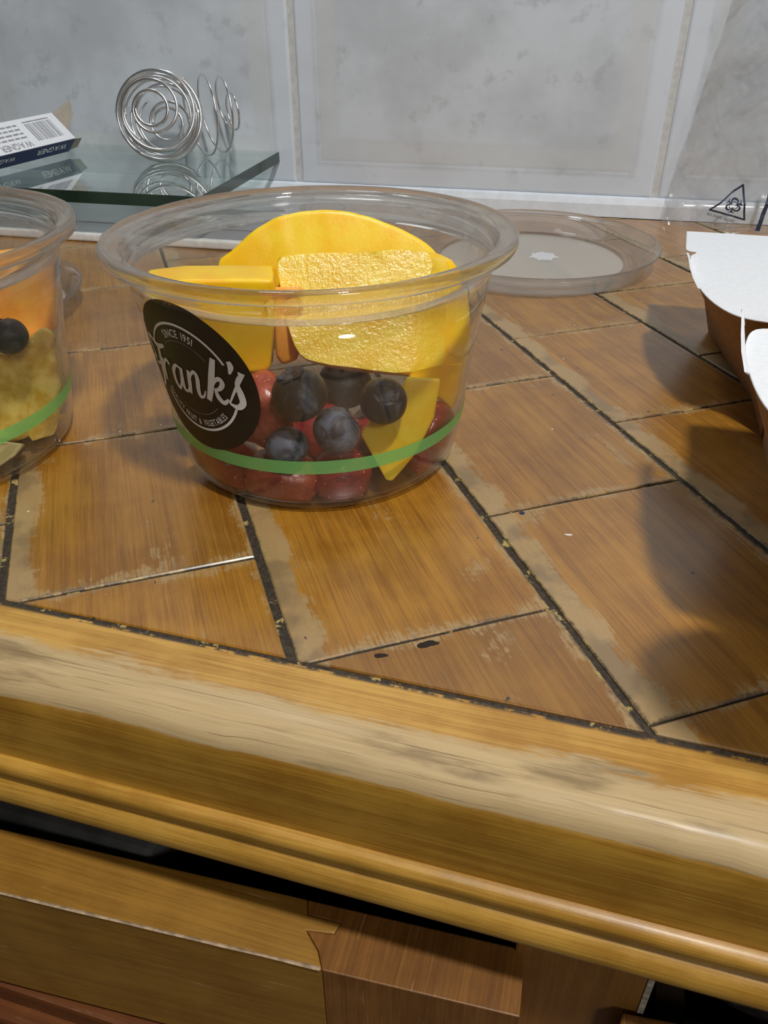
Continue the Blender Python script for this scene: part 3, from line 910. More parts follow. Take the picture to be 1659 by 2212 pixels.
# ------------------------------------------------------------------ cut fruit
DATA = {"mango_front": [[[-90.82, 209.11, 63.27], [-86.18, 211.91, 64.8], [-71.5, 217.89, 64.93], [-50.89, 225.8, 64.32], [-50.09, 219.66, 53.6], [-49.95, 212.86, 42.1], [-51.36, 208.0, 34.86], [-66.02, 202.92, 36.44], [-76.2, 199.84, 38.26], [-81.7, 198.96, 40.55], [-86.2, 201.69, 48.1], [-88.81, 205.49, 56.06]], [[-93.28, 214.86, 61.96], [-88.49, 217.66, 63.42], [-73.42, 223.79, 63.56], [-49.62, 232.64, 62.4], [-40.91, 231.67, 54.72], [-37.27, 225.52, 41.49], [-38.84, 218.61, 30.45], [-63.82, 209.44, 32.3], [-76.95, 205.5, 34.78], [-83.68, 204.43, 37.68], [-88.31, 207.31, 45.83], [-91.19, 211.0, 54.06]], [[-97.51, 226.48, 56.9], [-92.57, 229.33, 58.46], [-77.31, 235.53, 58.62], [-53.53, 244.31, 57.3], [-45.69, 243.76, 50.54], [-43.02, 238.61, 39.03], [-43.58, 231.88, 26.81], [-67.8, 222.59, 27.87], [-81.62, 218.11, 30.01], [-87.95, 217.39, 33.45], [-92.34, 219.69, 40.91], [-95.27, 222.68, 48.47]]], "mango_back": [[[-118.43, 225.54, 55.77], [-114.56, 228.37, 59.46], [-107.37, 233.5, 65.86], [-100.08, 237.55, 69.14], [-89.71, 242.03, 70.3], [-79.52, 245.66, 69.28], [-70.43, 248.18, 66.33], [-61.86, 250.26, 62.7], [-55.16, 251.31, 58.14], [-48.86, 251.54, 51.62], [-46.45, 249.45, 42.59], [-72.54, 238.98, 42.13], [-100.32, 228.32, 43.12], [-115.43, 223.45, 46.36]], [[-122.12, 234.84, 51.75], [-118.2, 237.69, 55.48], [-110.93, 242.84, 61.97], [-103.55, 246.92, 65.29], [-93.07, 251.45, 66.46], [-82.77, 255.13, 65.42], [-73.59, 257.68, 62.43], [-64.93, 259.8, 58.75], [-58.17, 260.86, 54.12], [-53.02, 259.67, 47.52], [-51.72, 256.58, 38.38], [-75.75, 248.46, 37.92], [-103.82, 237.69, 38.93], [-119.1, 232.75, 42.22]]], "mango_left": [[[-116.44, 181.44, 63.58], [-107.18, 184.99, 64.01], [-95.89, 189.32, 63.89], [-85.65, 193.25, 63.56], [-85.53, 193.3, 59.03], [-86.57, 192.9, 51.27], [-88.09, 192.31, 39.03], [-89.45, 191.79, 37.25], [-93.74, 190.14, 37.01], [-105.72, 185.55, 38.4], [-114.1, 182.33, 47.01], [-116.58, 181.38, 57.57]], [[-125.75, 197.14, 61.83], [-115.73, 200.99, 62.83], [-103.62, 205.63, 62.59], [-92.65, 209.84, 61.99], [-92.07, 210.07, 52.91], [-93.18, 209.64, 44.49], [-94.83, 209.01, 32.72], [-96.56, 208.34, 30.81], [-101.6, 206.41, 30.58], [-113.23, 201.95, 32.31], [-122.46, 198.4, 40.57], [-125.9, 197.08, 51.33]]], "mango_tail": [[[-52.39, 208.16, 35.11], [-43.24, 211.66, 36.16], [-37.22, 215.33, 36.51], [-38.35, 215.23, 26.87], [-39.17, 213.83, 21.15], [-44.87, 211.04, 27.03], [-50.78, 208.77, 30.32]], [[-56.59, 223.68, 28.59], [-47.27, 227.26, 29.69], [-38.52, 230.63, 30.06], [-39.55, 230.33, 20.05], [-42.02, 229.27, 14.11], [-48.93, 226.62, 20.2], [-54.95, 224.31, 23.61]]], "mango_wedge": [[[-50.64, 202.4, 36.08], [-41.58, 205.59, 34.93], [-42.35, 202.24, 24.03], [-46.35, 197.05, 13.96], [-52.09, 191.97, 6.43], [-53.62, 190.55, 7.24], [-61.86, 192.18, 20.93], [-59.47, 194.64, 24.97], [-53.53, 198.1, 27.8]], [[-53.33, 212.08, 30.61], [-44.82, 215.34, 29.37], [-45.13, 215.22, 16.76], [-49.87, 213.41, 4.74], [-56.41, 210.89, 2.1], [-58.69, 210.02, 2.1], [-65.51, 207.4, 12.87], [-62.8, 208.44, 17.67], [-56.8, 210.75, 21.05]]], "cantaloupe_small": [[[-89.46, 201.43, 58.63], [-81.65, 204.42, 58.37], [-83.3, 203.79, 39.86], [-84.75, 203.23, 36.58], [-88.65, 201.74, 35.28], [-90.24, 201.13, 37.98]], [[-94.74, 213.32, 54.39], [-86.48, 216.5, 54.11], [-88.22, 215.83, 34.51], [-89.76, 215.24, 31.04], [-93.89, 213.65, 29.66], [-95.57, 213.01, 32.52]]], "cantaloupe_left": [[[-188.82, 187.99, 60.29], [-179.6, 198.51, 60.06], [-170.89, 208.45, 59.07], [-167.9, 211.86, 56.33], [-169.03, 210.57, 45.68], [-170.1, 209.35, 35.97], [-171.97, 207.22, 33.88], [-180.37, 197.64, 34.61], [-193.07, 183.15, 38.09]], [[-203.73, 204.36, 58.24], [-193.96, 215.5, 57.1], [-185.51, 225.15, 56.32], [-183.24, 227.4, 53.63], [-184.69, 225.52, 38.78], [-185.44, 224.75, 30.77], [-186.77, 223.71, 28.97], [-194.76, 214.59, 29.85], [-208.46, 198.96, 33.47]]], "pineapple_a": [[[-182.14, 177.41, 36.43], [-173.71, 187.03, 35.41], [-168.85, 192.58, 37.81], [-165.74, 196.12, 40.24], [-164.31, 198.72, 37.9], [-165.12, 198.66, 31.97], [-165.82, 198.6, 25.56], [-166.6, 198.2, 17.47], [-167.47, 196.5, 8.93], [-169.05, 192.35, 6.5], [-176.85, 183.45, 5.74], [-187.24, 171.59, 8.87]], [[-196.01, 191.92, 29.38], [-187.36, 201.8, 28.37], [-182.37, 207.49, 30.92], [-179.18, 211.13, 33.48], [-176.54, 214.14, 31.05], [-176.32, 214.39, 24.88], [-176.14, 214.6, 18.22], [-176.71, 214.04, 9.81], [-180.56, 210.2, 2.1], [-182.7, 207.12, 2.1], [-190.68, 198.02, 2.1], [-201.32, 185.87, 2.1]]], "pineapple_b": [[[-167.12, 188.48, 12.98], [-165.97, 193.59, 12.43], [-166.87, 193.31, 8.24], [-166.96, 190.81, 6.04], [-170.57, 184.54, 6.1], [-171.08, 183.97, 8.87]], [[-175.15, 197.53, 7.34], [-170.56, 203.34, 6.76], [-174.46, 201.43, 2.37], [-174.1, 199.72, 2.1], [-178.76, 193.4, 2.1], [-179.29, 192.8, 3.03]]], "honeydew": [[[-178.17, 160.7, 17.72], [-167.92, 172.39, 13.0], [-166.17, 176.1, 10.78], [-167.59, 172.99, 7.88], [-171.43, 168.39, 5.37], [-179.94, 158.68, 8.31]], [[-187.08, 168.74, 12.08], [-176.32, 181.02, 7.12], [-173.13, 184.65, 4.8], [-175.81, 181.6, 2.1], [-180.0, 176.81, 2.1], [-188.94, 166.62, 2.2]]]}
def in_wall(p, cx, cy, pad=.25, zmin=1.95):
    z = max(p.z, zmin)
    d = Vector((p.x - cx, p.y - cy)); r = d.length
    lim = r_in(max(z, .1)) - pad
    if z < 4: lim = min(lim, 41.6 - pad + (z - 1.9) * .8)
    if r > lim: d *= lim / r
    return Vector((cx + d.x, cy + d.y, z))
def piece(name, key, mat, label, cat, cx, cy, bev=2.0, seg=3, group=None, rough=.0, sub=1, face_mat=None):
    L_ = DATA[key]
    if key in ('mango_back', 'mango_front', 'pineapple_a'):
        L_ = [catmull([lp[-1]] + lp + [lp[0], lp[1]], 3)[3:-3 - 1] for lp in L_]
    bm = loft([[Vector(p) for p in lp] for lp in L_])
    bevel(bm, bev, seg, 35)
    bmesh.ops.triangulate(bm, faces=[f for f in bm.faces if len(f.verts) > 4])
    for _ in range(sub):
        bmesh.ops.subdivide_edges(bm, edges=[e for e in bm.edges if e.calc_length() > 2.2], cuts=1, use_grid_fill=True)
    bmesh.ops.recalc_face_normals(bm, faces=bm.faces)
    bm.normal_update()
    for v in bm.verts:
        if rough:
            v.co += v.normal * rough * noise.noise(v.co * .18)
        v.co = in_wall(v.co, cx, cy)
    o = obj(name, bm, mat, None, False)
    smooth_angle(o, 60)
    if face_mat:
        o.data.materials.append(face_mat)
        fdir = Vector((.30, -.80, .48)).normalized()
        for p in o.data.polygons:
            if p.normal.dot(fdir) < .62 or p.center.x / MM > -44.5 - (p.center.z / MM - 50) * .1: p.material_index = 1
    return tag(o, label, cat, group)
GM = 'mango pieces in the stickered bowl'
mf = piece('mango_slice', 'mango_front', M_MANGOWET, 'big wet mango cheek with glistening textured cut face, front right of the stickered bowl', 'mango', BX, BY, 2.6, 4, GM, .25, 2, M_MANGO)
piece('mango_slice', 'mango_back', M_MANGOPALE, 'half-moon mango slice standing highest at the back of the stickered bowl', 'mango', BX, BY, 2.2, 4, GM, .35, 2)
piece('mango_slice', 'mango_left', M_MANGO, 'square mango block behind the black sticker', 'mango', BX, BY, 1.2, 3, GM, .25, 2)
piece('mango_slice', 'mango_tail', M_MANGO, 'mango end tucked under the big cheek against the right bowl wall', 'mango', BX, BY, 1.2, 3, GM, .2, 1)
piece('mango_slice', 'mango_wedge', M_MANGOPALE, 'pointed mango wedge reaching down across the green band', 'mango', BX, BY, 1.0, 3, GM, .2, 1)
piece('cantaloupe_chunk', 'cantaloupe_small', M_CANT, 'small orange melon tip between mango block and mango cheek', 'melon', BX, BY, 1.2, 3, 'orange melon chunks')
piece('cantaloupe_chunk', 'cantaloupe_left', M_CANT, 'large orange melon chunk at the top of the left bowl', 'melon', LX, LY, 2.2, 3, 'orange melon chunks', .3, 2)
piece('pineapple_chunk', 'pineapple_a', M_PINE, 'large yellow pineapple chunk in the left bowl', 'pineapple', LX, LY, 3.0, 3, 'pineapple chunks', 1.2, 2)
piece('pineapple_chunk', 'pineapple_b', M_PINE, 'small pineapple piece under the green band of the left bowl', 'pineapple', LX, LY, 1.2, 2, 'pineapple chunks', .4, 1)
piece('honeydew_chunk', 'honeydew', M_HONEY, 'pale green-white melon piece at the bottom of the left bowl', 'melon', LX, LY, 1.4, 3, None, .2, 1)

def blueberry(d, crown, label, cx=BX, cy=BY, squash=.94, group='blueberries in the stickered bowl', mat=None):
    x, y, z, r = d
    c0 = Vector((x, y, z)); ax = Vector(crown).normalized()
    bm = bmesh.new()
    bmesh.ops.create_icosphere(bm, subdivisions=5, radius=1)
    for v in bm.verts:
        u = v.co.normalized(); h = u.dot(ax)
        k = 1.0 + .02 * noise.noise(u * 2 + c0)
        if h > .86: k -= .26 * ((h - .86) / .14) ** .8
        p = u * r * k
        p -= ax * p.dot(ax) * (1 - squash)
        v.co = c0 + p
    o = obj('blueberry', bm, mat or M_BERRY, None, True)
    tag(o, label, 'blueberry', group)
    t1 = ax.orthogonal().normalized(); t2 = ax.cross(t1)
    bm = bmesh.new()
    def P(a, rr, hh): return c0 + (t1 * cos(a) + t2 * sin(a)) * rr * r + ax * hh * r
    n = 5
    for i in range(n):
        a = 2 * pi * i / n; da = .46
        top = [bm.verts.new(q) for q in (P(a - da, .30, .80), P(a, .30, .76), P(a + da, .30, .80), P(a + da * .7, .46, .86), P(a, .56, .90), P(a - da * .7, .46, .86))]
        bot = [bm.verts.new(v.co - ax * .05 * r) for v in top]
        bm.faces.new(top); bm.faces.new(bot[::-1])
        for k in range(6): bm.faces.new((bot[k], bot[(k + 1) % 6], top[(k + 1) % 6], top[k]))
    obj('calyx', bm, M_CALYX, o)
    return o
BB = {'b1': [-75.48, 181.62, 36.67, 7.65], 'b2': [-55.11, 192.97, 32.07, 6.74], 'b3': [-66.66, 185.54, 24.87, 6.89], 'b4': [-80.16, 181.11, 20.02, 6.04], 'b5': [-74.16, 215.87, 24.82, 8.42], 'bl': [-166.49, 182.83, 42.98, 5.44]}
blueberry(BB['b1'], (-.3, -.2, 1), 'biggest blueberry, dark and smooth, left of the others beside the black sticker')
blueberry(BB['b2'], (.35, -.55, .80), 'dark blueberry with its crown turned up, on the right under the mango cheek')
blueberry(BB['b3'], (.5, .4, .4), 'pale bloomed blueberry in the middle just above the green band', mat=M_BLOOM)
blueberry(BB['b4'], (.3, -.3, -.9), 'smallest blueberry, lowest on the left touching the green band', mat=M_BLOOM)
blueberry(BB['b5'], (0, .3, 1), 'black shaded blueberry tucked behind the others under the mango')
blueberry(BB['bl'], (-.5, .2, .5), 'single dark blueberry in the left bowl between melon and pineapple', LX, LY, group='blueberry in the left bowl')

def strawberry(d, sc, mat, label, seeds=30):
    x, y, z, r = d
    c0 = Vector((x, y, z))
    bm = bmesh.new()
    bmesh.ops.create_icosphere(bm, subdivisions=4, radius=1)
    for v in bm.verts:
        u = v.co.normalized()
        k = 1 + .10 * noise.noise(u * 1.7 + c0 * .1) + .035 * noise.noise(u * 9)
        v.co = in_wall(c0 + Vector((u.x * sc[0], u.y * sc[1], u.z * sc[2])) * r * k, BX, BY, .3)
    o = obj('strawberry_piece', bm, mat, None, True)
    tag(o, label, 'strawberry', 'strawberry pieces in the stickered bowl')
    # seeds sit on the skin
    bm = bmesh.new()
    me = o.data
    idx = random.sample(range(len(me.vertices)), seeds)
    for i in idx:
        p = me.vertices[i].co / MM; nn = me.vertices[i].normal
        t = nn.orthogonal().normalized(); b = nn.cross(t)
        if (p - Vector((BX, BY, p.z))).length > r_in(p.z) - .55: continue
        top = bm.verts.new(p + nn * .16)
        ring = [bm.verts.new(p + t * .42 * cos(a) + b * .26 * sin(a) - nn * .08) for a in [k * pi / 3 for k in range(6)]]
        for k in range(6): bm.faces.new((ring[k], ring[(k + 1) % 6], top))
    so = obj('seeds', bm, M_SEED, o)
    so['kind'] = 'stuff'
    return o
RR = [[-89.05, 187.66, 27.3, 9], [-84.25, 185.22, 6.9, 10], [-67.07, 189.67, 8.41, 9], [-43.95, 209.25, 11.89, 10], [-104.25, 186.11, 7.18, 10], [-80.51, 208.07, 11.22, 11], [-63.21, 216.86, 5.79, 11]]
strawberry(RR[0], (1, 1, 1.25), M_STRAWP, 'pinkish strawberry piece right of the black sticker, left of the biggest blueberry')
strawberry(RR[1], (1.25, 1, .85), M_STRAWP, 'pink-red strawberry piece at the bowl bottom under the smallest blueberry')
strawberry(RR[2], (1.0, 1, .95), M_STRAW, 'deep red strawberry piece at the bowl bottom under the pale blueberry')
strawberry(RR[3], (.95, 1, 1.25), M_STRAW, 'red strawberry piece at the right wall behind the mango wedge')
strawberry(RR[4], (1.3, 1, .9), M_STRAW, 'dark red strawberry piece at the bowl bottom below the sticker')
strawberry(RR[5], (1.2, 1, 1.0), M_STRAW, 'red strawberry piece deep behind the blueberries')
strawberry(RR[6], (1.1, 1, 1.0), M_STRAW, 'red strawberry piece deep behind the mango wedge')

# ------------------------------------------------------------------ lids
LIDP = [(50, .8), (51.5, .1), (59.6, .1), (60.6, .8), (64.6, 8.2), (66.6, 9.4), (68.0, 10.2), (68.2, 11.2), (67.6, 11.6), (66.0, 10.6), (64.0, 9.2), (60.0, 1.8), (58.6, .8), (53.5, .8), (52.2, 2.6), (50.6, 2.6), (49.6, 1.4)]
def lid(cx, cy, label, scale=1.0):
    e = empty('plastic_lid', (cx, cy, 0))
    tag(e, label, 'lid', 'clear bowl lids lying on the counter')
    obj('lid_rim', revolve([(r * scale, z) for r, z in LIDP], 128, (cx, cy), closed=True), M_LID, e, True)
    obj('lid_panel', revolve([(0, .8), (49.9 * scale, .8), (49.9 * scale, 1.35), (0, 1.35)], 128, (cx, cy)), M_LIDPAN, e)
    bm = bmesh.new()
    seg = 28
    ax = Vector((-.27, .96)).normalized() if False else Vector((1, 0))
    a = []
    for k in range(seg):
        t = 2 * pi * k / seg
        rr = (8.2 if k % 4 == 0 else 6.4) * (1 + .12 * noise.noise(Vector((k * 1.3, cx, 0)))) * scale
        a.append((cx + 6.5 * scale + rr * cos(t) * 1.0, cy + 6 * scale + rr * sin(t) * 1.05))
    o = obj('glare_star', prism(a, 1.36, 1.6), M_GLARE, e)  # lamp glare on the lid, modelled as a white star-shaped disc
    tag(o, 'white frosted star shape standing for lamp glare in the lid middle')
    return e
lid(-42.7, 445.5, 'clear plastic lid with white glare star lying behind the stickered bowl')
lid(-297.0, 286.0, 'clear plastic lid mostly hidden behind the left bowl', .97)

# ------------------------------------------------------------------ takeaway boxes
def takeaway(bottom, top, flap, fold, label, z=40.0):
    cx = sum(p[0] for p in bottom) / len(bottom); cy = sum(p[1] for p in bottom) / len(bottom)
    e = empty('takeaway_box', (cx, cy, 0))
    tag(e, label, 'box', 'kraft takeaway boxes on the right')
    b0 = [(x, y, .05) for x, y in bottom]; mid = [((a[0] + b[0]) / 2 + .6, (a[1] + b[1]) / 2, z * .5) for a, b in zip(bottom, top)]
    t0 = [(x, y, z) for x, y in top]
    o = obj('kraft_body', loft([b0, mid, t0]), M_KRAFT, e)
    smooth_angle(o, 40)
    bm = prism(flap, z + .06, z + .56); bevel(bm, .15, 1)
    o = obj('white_flap', bm, M_CARD, e)
    tag(o, 'white inner card flap folded over the box top')
    # corner fold: a thin curled strip standing on the left edge
    bm = bmesh.new(); prev = None
    n = len(fold)
    for i, (x, y, zb, zt) in enumerate(fold):
        q = [bm.verts.new(p) for p in ((x, y, zb), (x - 1.3, y - .1, zt), (x - .7, y - .1, zt + .1), (x + .55, y, zb))]
        if prev:
            for k in range(4): bm.faces.new((prev[k], prev[(k + 1) % 4], q[(k + 1) % 4], q[k]))
        else: bm.faces.new(q)
        prev = q
    bm.faces.new(prev[::-1])
    o = obj('corner_fold', bm, M_CARD, e)
    smooth_angle(o, 40)
    # crease line on the flap
    return e
def smoothpoly(P, n=5):
    return [p for p in catmull(P, n)]
T1 = smoothpoly([(32, 366), (30.4, 340), (29.6, 322), (30.6, 302), (33.8, 284), (38.6, 271.5), (44, 265.5), (52, 263.2)], 4)
nb = len(T1)
def lerp_bottom(pts, n):
    # resample an open polyline to n points
    L = [0]
    for a, b in zip(pts, pts[1:]): L.append(L[-1] + sqrt((a[0] - b[0]) ** 2 + (a[1] - b[1]) ** 2))
    out = []
    for i in range(n):
        t = L[-1] * i / (n - 1)
        j = max(k for k in range(len(L)) if L[k] <= t + 1e-9); j = min(j, len(pts) - 2)
        f = (t - L[j]) / (L[j + 1] - L[j])
        out.append((pts[j][0] + (pts[j + 1][0] - pts[j][0]) * f, pts[j][1] + (pts[j + 1][1] - pts[j][1]) * f))
    return out
B1 = lerp_bottom([(46.6, 361.8), (58.6, 292.0), (58.8, 264.6)], nb)
flap1 = [(150, 371), (31.2, 367.6), (29.4, 367.2), (28.3, 340), (28.8, 338.0), (29.8, 337.0), (32.2, 336.6), (31.8, 334.6), (30.0, 331)] + smoothpoly([(29.2, 322), (29.9, 303), (33.0, 284), (38.0, 271), (44.2, 264.4), (54, 262.2)], 4) + [(150, 268)]
takeaway(B1 + [(150, 264.6), (150, 366)], T1 + [(152, 266), (152, 372)], flap1,
         [(29.6, 331, 39.8, 41.2), (28.9, 326, 39.6, 42.8), (29.3, 318, 39.4, 43.0), (29.6, 308, 39.4, 42.4), (30.6, 299, 39.6, 41.4), (32.2, 291, 39.8, 40.4)],
         'brown kraft takeaway box with white top and square corner tab, the rear of two')
T2 = [(50, 242), (47, 241), (46.2, 236), (45.6, 222), (44.8, 209)] + smoothpoly([(43, 205), (37.0, 203.0), (34.6, 195.5), (33.6, 184), (33.8, 170), (35.6, 158), (40, 146)], 4)
B2 = lerp_bottom([(64, 262.8), (58.8, 262.4), (58.4, 225), (60.0, 150)], len(T2))
flap2 = [(49, 242.4), (46.4, 241.6), (45.6, 236), (45.1, 222), (44.6, 210)] + smoothpoly([(43.4, 205.8), (37.0, 203.8), (34.2, 196), (33.1, 184), (33.3, 169.6), (35.2, 157.2), (40, 145)], 4) + [(150, 143), (150, 242.4)]
tb2 = takeaway(B2 + [(150, 150), (150, 262.8)], T2 + [(152, 143), (152, 242)], flap2,
         [(35.0, 211.5, 57.0, 60.6), (34.4, 207, 56.2, 62.2), (34.0, 201, 56.6, 61.6), (33.6, 194, 57.0, 60.4), (33.3, 186, 57.4, 59.3), (33.3, 176, 57.8, 58.6)],
         'brown kraft takeaway box with white rounded top nearest the camera on the right', 58.0)
fl_ = [(56, 143.4, 58.9), (46, 139, 63), (38.5, 131, 71), (36.6, 122, 80), (39, 111, 88), (45, 102, 94), (54, 96, 98), (66, 93, 100), (150, 92, 100.5), (150, 143.4, 58.9)]  # out-of-view flap, added and shaped to widen the boxes' shadow
o = obj('shadow_flap', loft([fl_, [(x, y - .45, z - .35) for x, y, z in fl_]]), M_CARD, tb2)
tag(o, 'unseen card flap added to cast shadow beside the boxes')

# ------------------------------------------------------------------ wire whisk ball
wb = empty('wire_whisk_ball', wl(-252, 507, 31.6))
tag(wb, 'shiny steel wire whisk ball with a loose spiral tail on the glass sheet', 'whisk')
BC = Vector(wl(-252.0, 507.0, 31.7 + 26.4)); BR = 25.6
axis = (Vector((0, 0, 130.46)) - BC); axis = (axis.normalized() + Vector((-.20, 0, .16))).normalized()
t1 = axis.cross(Vector((0, 0, 1))).normalized(); t2 = axis.cross(t1)
def sph(th, ph, r=BR): return BC + (axis * cos(th) + (t1 * cos(ph) + t2 * sin(ph)) * sin(th)) * r
path = []
turns = 9.0
for i in range(900):
    t = i / 899
    th = .38 + (pi - .76) * (t + .085 * sin(4 * pi * t) * -1)
    path.append(sph(th, 2 * pi * turns * t))
obj('ball_coil', tube(path, 1.0, 8), M_STEEL, wb, True)
path = []
for i in range(420):
    t = i / 419
    th = .9 + 1.5 * t
    path.append(sph(th, -2 * pi * 5.3 * t + 1.0, BR - 2.2))
obj('inner_coil', tube(path, .7, 6), M_STEEL, wb, True)
TA = Vector((.70, .71, .06)).normalized()
a1 = TA.cross(Vector((0, 0, 1))).normalized(); a2 = a1.cross(TA)
path = []
for i in range(420):
    t = i / 419
    off = 22 + 26 * min(1, t / .75)
    r = 23.3 - 1.5 * t if t < .55 else max(10.8, 22.4 - 11.6 * ((t - .55) / .16))
    ph = 2 * pi * 3.35 * t + 2.0
    path.append(BC + TA * off + Vector((0, 0, -3.0)) + (a1 * cos(ph) + a2 * sin(ph)) * r)
path = [Vector((p.x, p.y, max(p.z, 32.5))) for p in path]
obj('tail_coil', tube(path, .75, 8), M_STEEL, wb, True)

# ------------------------------------------------------------------ carton on the glass
def carton():
    FR = Vector(wl(-318.6, 514.9, 42.5))
    e1 = (Vector(wl(-330.0, 449.0, 42.3)) - FR).normalized()
    e2 = CARTON_BR - FR
    wdt = e2.length; e2 = e2.normalized()
    e2 = (e2 - e1 * e2.dot(e1)).normalized()
    nn = e1.cross(e2)
    if nn.z < 0: nn = -nn
    Lc, T = 120.0, 11.6
    def P(a, b, h=0): return FR + e1 * a + e2 * b + nn * h
    e = empty('medicine_carton', tuple(FR))
    tag(e, 'small white and navy carton with barcode, end flap open, on the glass sheet', 'carton')
    bm = loft([[P(0, 0, -T), P(Lc, 0, -T), P(Lc, wdt, -T), P(0, wdt, -T)], [P(0, 0), P(Lc, 0), P(Lc, wdt), P(0, wdt)]])
    o = obj('carton_body', bm, M_CARD, e)
    bm = loft([[P(0, -.08, -T), P(Lc, -.08, -T), P(Lc, -.02, -T), P(0, -.02, -T)], [P(0, -.08, -.5), P(Lc, -.08, -.5), P(Lc, -.02, -.5), P(0, -.02, -.5)]])
    o = obj('navy_side', bm, M_NAVY, e)
    # end flaps (inside card is grey-tan)
    def plate(a, b, c, d, name, t=.35):
        q = [Vector(x) for x in (a, b, c, d)]
        n_ = (q[1] - q[0]).cross(q[2] - q[0]).normalized() * t
        o = obj(name, loft([[v for v in q], [v + n_ for v in q]]), M_TAN, e)
        tag(o, 'grey inside of an open carton flap')
    plate(P(-.3, wdt * .98, -.2), P(-.3, wdt * .30, -.6), P(-9, wdt * .62, 5.5), P(-12, wdt * .98, 9.5), 'end_flap')
    plate(P(-.3, .4, -T + .4), P(-.3, .4, -1.2), P(-9, 1.0, -3.0), P(-9, .8, -T + 1.2), 'side_flap')
    # printing: bars and lines, all flat on the faces
    def strip(a0, a1, b0, b1, bm, h=.06):
        v = [bm.verts.new(P(a, b, h)) for a, b in ((a0, b0), (a1, b0), (a1, b1), (a0, b1))]
        bm.faces.new(v)
    bm = bmesh.new(); a = 7.0
    rnd = random.Random(3)
    while a < 30:
        w = rnd.choice((.35, .5, .8, 1.1))
        strip(a, a + w, wdt * .18, wdt * .80, bm); a += w + rnd.choice((.35, .5, .8))
    strip(7, 30, wdt * .84, wdt * .88, bm)
    obj('barcode_print', bm, M_GREYPRINT, e, recalc=False)
    bm = bmesh.new()
    for b_, a1_ in ((.36, 80), (.50, 66), (.64, 90), (.78, 60)):
        x = 36.0
        while x < a1_:
            w = rnd.uniform(2, 6); strip(x, x + w, wdt * b_, wdt * (b_ + .055), bm); x += w + 1.0
    obj('text_lines', bm, M_GREYPRINT, e, recalc=False)
    def face_text(s, a0, b0, size, on_side, name, mat):
        # the carton lies upside down for the viewer: text runs along +e1, tops towards the viewer
        bm = bmesh.new()
        lay, tot = text_layout(s, size, .95, size * .08)
        for ch, x0, w in lay:
            vs, fs = glyph(ch); mx = min(v[0] for v in vs)
            vv = []
            for vx, vy in vs:
                t = x0 + (vx - mx) * .95 * size
                if on_side: vv.append(bm.verts.new(P(a0 + t, -.16, b0 - vy * size)))
                else: vv.append(bm.verts.new(P(a0 + t, b0 - vy * size, .08)))
            for f in fs:
                try: bm.faces.new([vv[i] for i in f])
                except ValueError: pass
        obj(name, bm, mat, e, recalc=False)
    face_text('WAGNER', 36, wdt * .26, 6.2, False, 'brand_print', M_GREYPRINT)
    face_text('WAGNER', 6, -3.2, 6.4, True, 'brand_print', M_WHITE)
    face_text('WAGNER', 52, -3.8, 5.0, True, 'brand_print', M_WHITE)
CARTON_BR = Vector(wl(-333.88, 518.35, 56.79))
carton()

# ------------------------------------------------------------------ clear specimen bag leaning on the wall
def sheet(s, z, side):
    """bag film position: s along the wall, z up"""
    tz = min(1, z / 150.0)
    if side == 0:
        n = (543 - (s - 62) * .20) + tz * (9 + (s - 62) * .16)
        n += 1.5 * noise.noise(Vector((s * .05, z * .045, 1.0)))
        n += 4.5 * (.25 - abs(noise.noise(Vector((s * .045 + z * .02, z * .035 - s * .01, 4.0)))))
        n += 2.2 * (.25 - abs(noise.noise(Vector((s * .11 - z * .05, z * .09 + s * .03, 14.0)))))
        n -= 2.2 * max(0, 1 - abs(z - 12 - .1 * (s - 62)) / 6.0)
        n = min(n, 552.5)
    else:
        n = 553.6 + .5 * noise.noise(Vector((s * .08, z * .06, 9.0)))
    return n
def bag_left(z): return 62.5 + z * .152 + .9 * noise.noise(Vector((z * .05, 0, 2)))
bag = empty('specimen_bag', wl(120, 548, 0))
tag(bag, 'clear crinkled plastic bag with triangular warning symbol leaning on the wall', 'bag')
bm = bmesh.new()
NS, NZ = 56, 70
grid = {}
for side in (0, 1):
    for i in range(NZ + 1):
        z = .4 + 240 * i / NZ
        for j in range(NS + 1):
            s0 = bag_left(z); s = s0 + (230 - s0) * (j / NS)
            e_ = min(1, j / 3.0) * min(1, i / 3.0)
            n0, n1 = sheet(s, z, 0), sheet(s, z, 1)
            n = (n0 if side == 0 else n1)
            if side == 1: n = n0 + .25 + (n1 - n0 - .25) * e_
            grid[side, i, j] = bm.verts.new(wl(s, n, z))
for side in (0, 1):
    for i in range(NZ):
        for j in range(NS):
            bm.faces.new((grid[side, i, j], grid[side, i, j + 1], grid[side, i + 1, j + 1], grid[side, i + 1, j]))
obj('bag_film', bm, M_BAG, bag, True, recalc=False)
def onbag(s, z, lift=.3): return wl(s, sheet(s, z, 0) - lift, z)
def bagpoly(pts, bm, lift=.3):
    bm.faces.new([bm.verts.new(onbag(s, z, lift)) for s, z in pts])
TRI = [(105.0, 26.6), (89.6, 11.2), (110.2, 7.0)]
bm = bmesh.new()
for a, b in ((0, 1), (1, 2), (2, 0)):
    A, B = Vector(TRI[a]), Vector(TRI[b])
    d = (B - A).normalized() * .55; nn = Vector((-d.y, d.x))
    for k in range(12):
        p = A + (B - A) * (k / 12); q = A + (B - A) * ((k + 1) / 12)
        if k == 0: p = p - d * .8
        if k == 11: q = q + d * .8
        bagpoly([p + nn, q + nn, q - nn, p - nn], bm)
c0 = (Vector(TRI[0]) + Vector(TRI[1]) + Vector(TRI[2])) / 3 + Vector((.6, -.2))
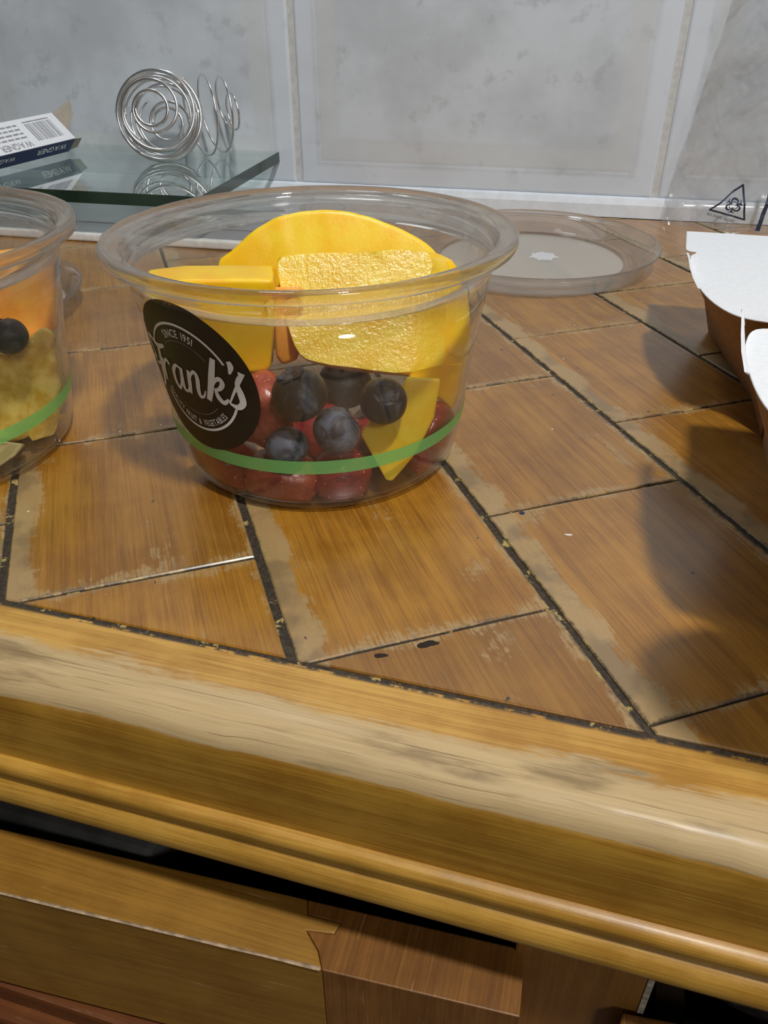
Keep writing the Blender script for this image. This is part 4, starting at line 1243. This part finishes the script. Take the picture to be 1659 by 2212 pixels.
def bagarc(c, r, w, a0, a1, bm, lift=.32, taper=False):
    n = 14
    for k in range(n):
        t0 = radians(a0 + (a1 - a0) * k / n); t1 = radians(a0 + (a1 - a0) * (k + 1) / n)
        w0 = w * (sin(pi * k / n) * .9 + .15 if taper else 1); w1 = w * (sin(pi * (k + 1) / n) * .9 + .15 if taper else 1)
        bagpoly([c + Vector((cos(t0), sin(t0))) * (r - w0 / 2), c + Vector((cos(t0), sin(t0))) * (r + w0 / 2),
                 c + Vector((cos(t1), sin(t1))) * (r + w1 / 2), c + Vector((cos(t1), sin(t1))) * (r - w1 / 2)], bm, lift)
for k in range(3):
    a = 85 + 120 * k
    cc = c0 + Vector((cos(radians(a)), sin(radians(a)))) * 2.3
    bagarc(cc, 1.75, 1.1, a + 35 - 180, a - 35 + 180, bm, .30, True)
    bagpoly([c0 + Vector((cos(radians(a + 60 + q)), sin(radians(a + 60 + q)))) * rr for q, rr in ((-14, 1.0), (14, 1.0), (9, 3.6), (26, 5.2), (0, 4.3), (-26, 5.2), (-9, 3.6))], bm, .31)
bagarc(c0, 2.3, .45, 0, 360, bm, .33)
obj('warning_symbol', bm, M_INK, bag, recalc=False)
bm = bmesh.new()
lay, tot = text_layout('BIOLOGICAL HAZARD', 2.1, .72, .18)
dx = (Vector(TRI[2]) - Vector(TRI[1])).normalized(); dn = Vector((-dx.y, dx.x))
for ch, x0, w in lay:
    if ch == ' ': continue
    vs, fs = glyph(ch); mx = min(v[0] for v in vs)
    vv = []
    for vx, vy in vs:
        q = Vector(TRI[1]) + dx * (x0 + (vx - mx) * .72 * 2.1 - .5) + dn * (vy * 2.1 - 3.3)
        vv.append(bm.verts.new(onbag(q.x, q.y, .3)))
    for f in fs:
        try: bm.faces.new([vv[i] for i in f])
        except ValueError: pass
obj('small_lettering', bm, M_INK, bag, recalc=False)
bm = bmesh.new()
for k in range(12):
    z0, z1 = 1.5 + k * 3.2, 1.5 + (k + 1) * 3.2
    bagpoly([(117.2 + z0 * .10, z0), (119.6 + z0 * .10, z0), (119.6 + z1 * .10, z1), (117.2 + z1 * .10, z1)], bm, .25)
o = obj('dark_seam', bm, M_INK, bag, recalc=False)
tag(o, 'dark vertical seam band on the bag')
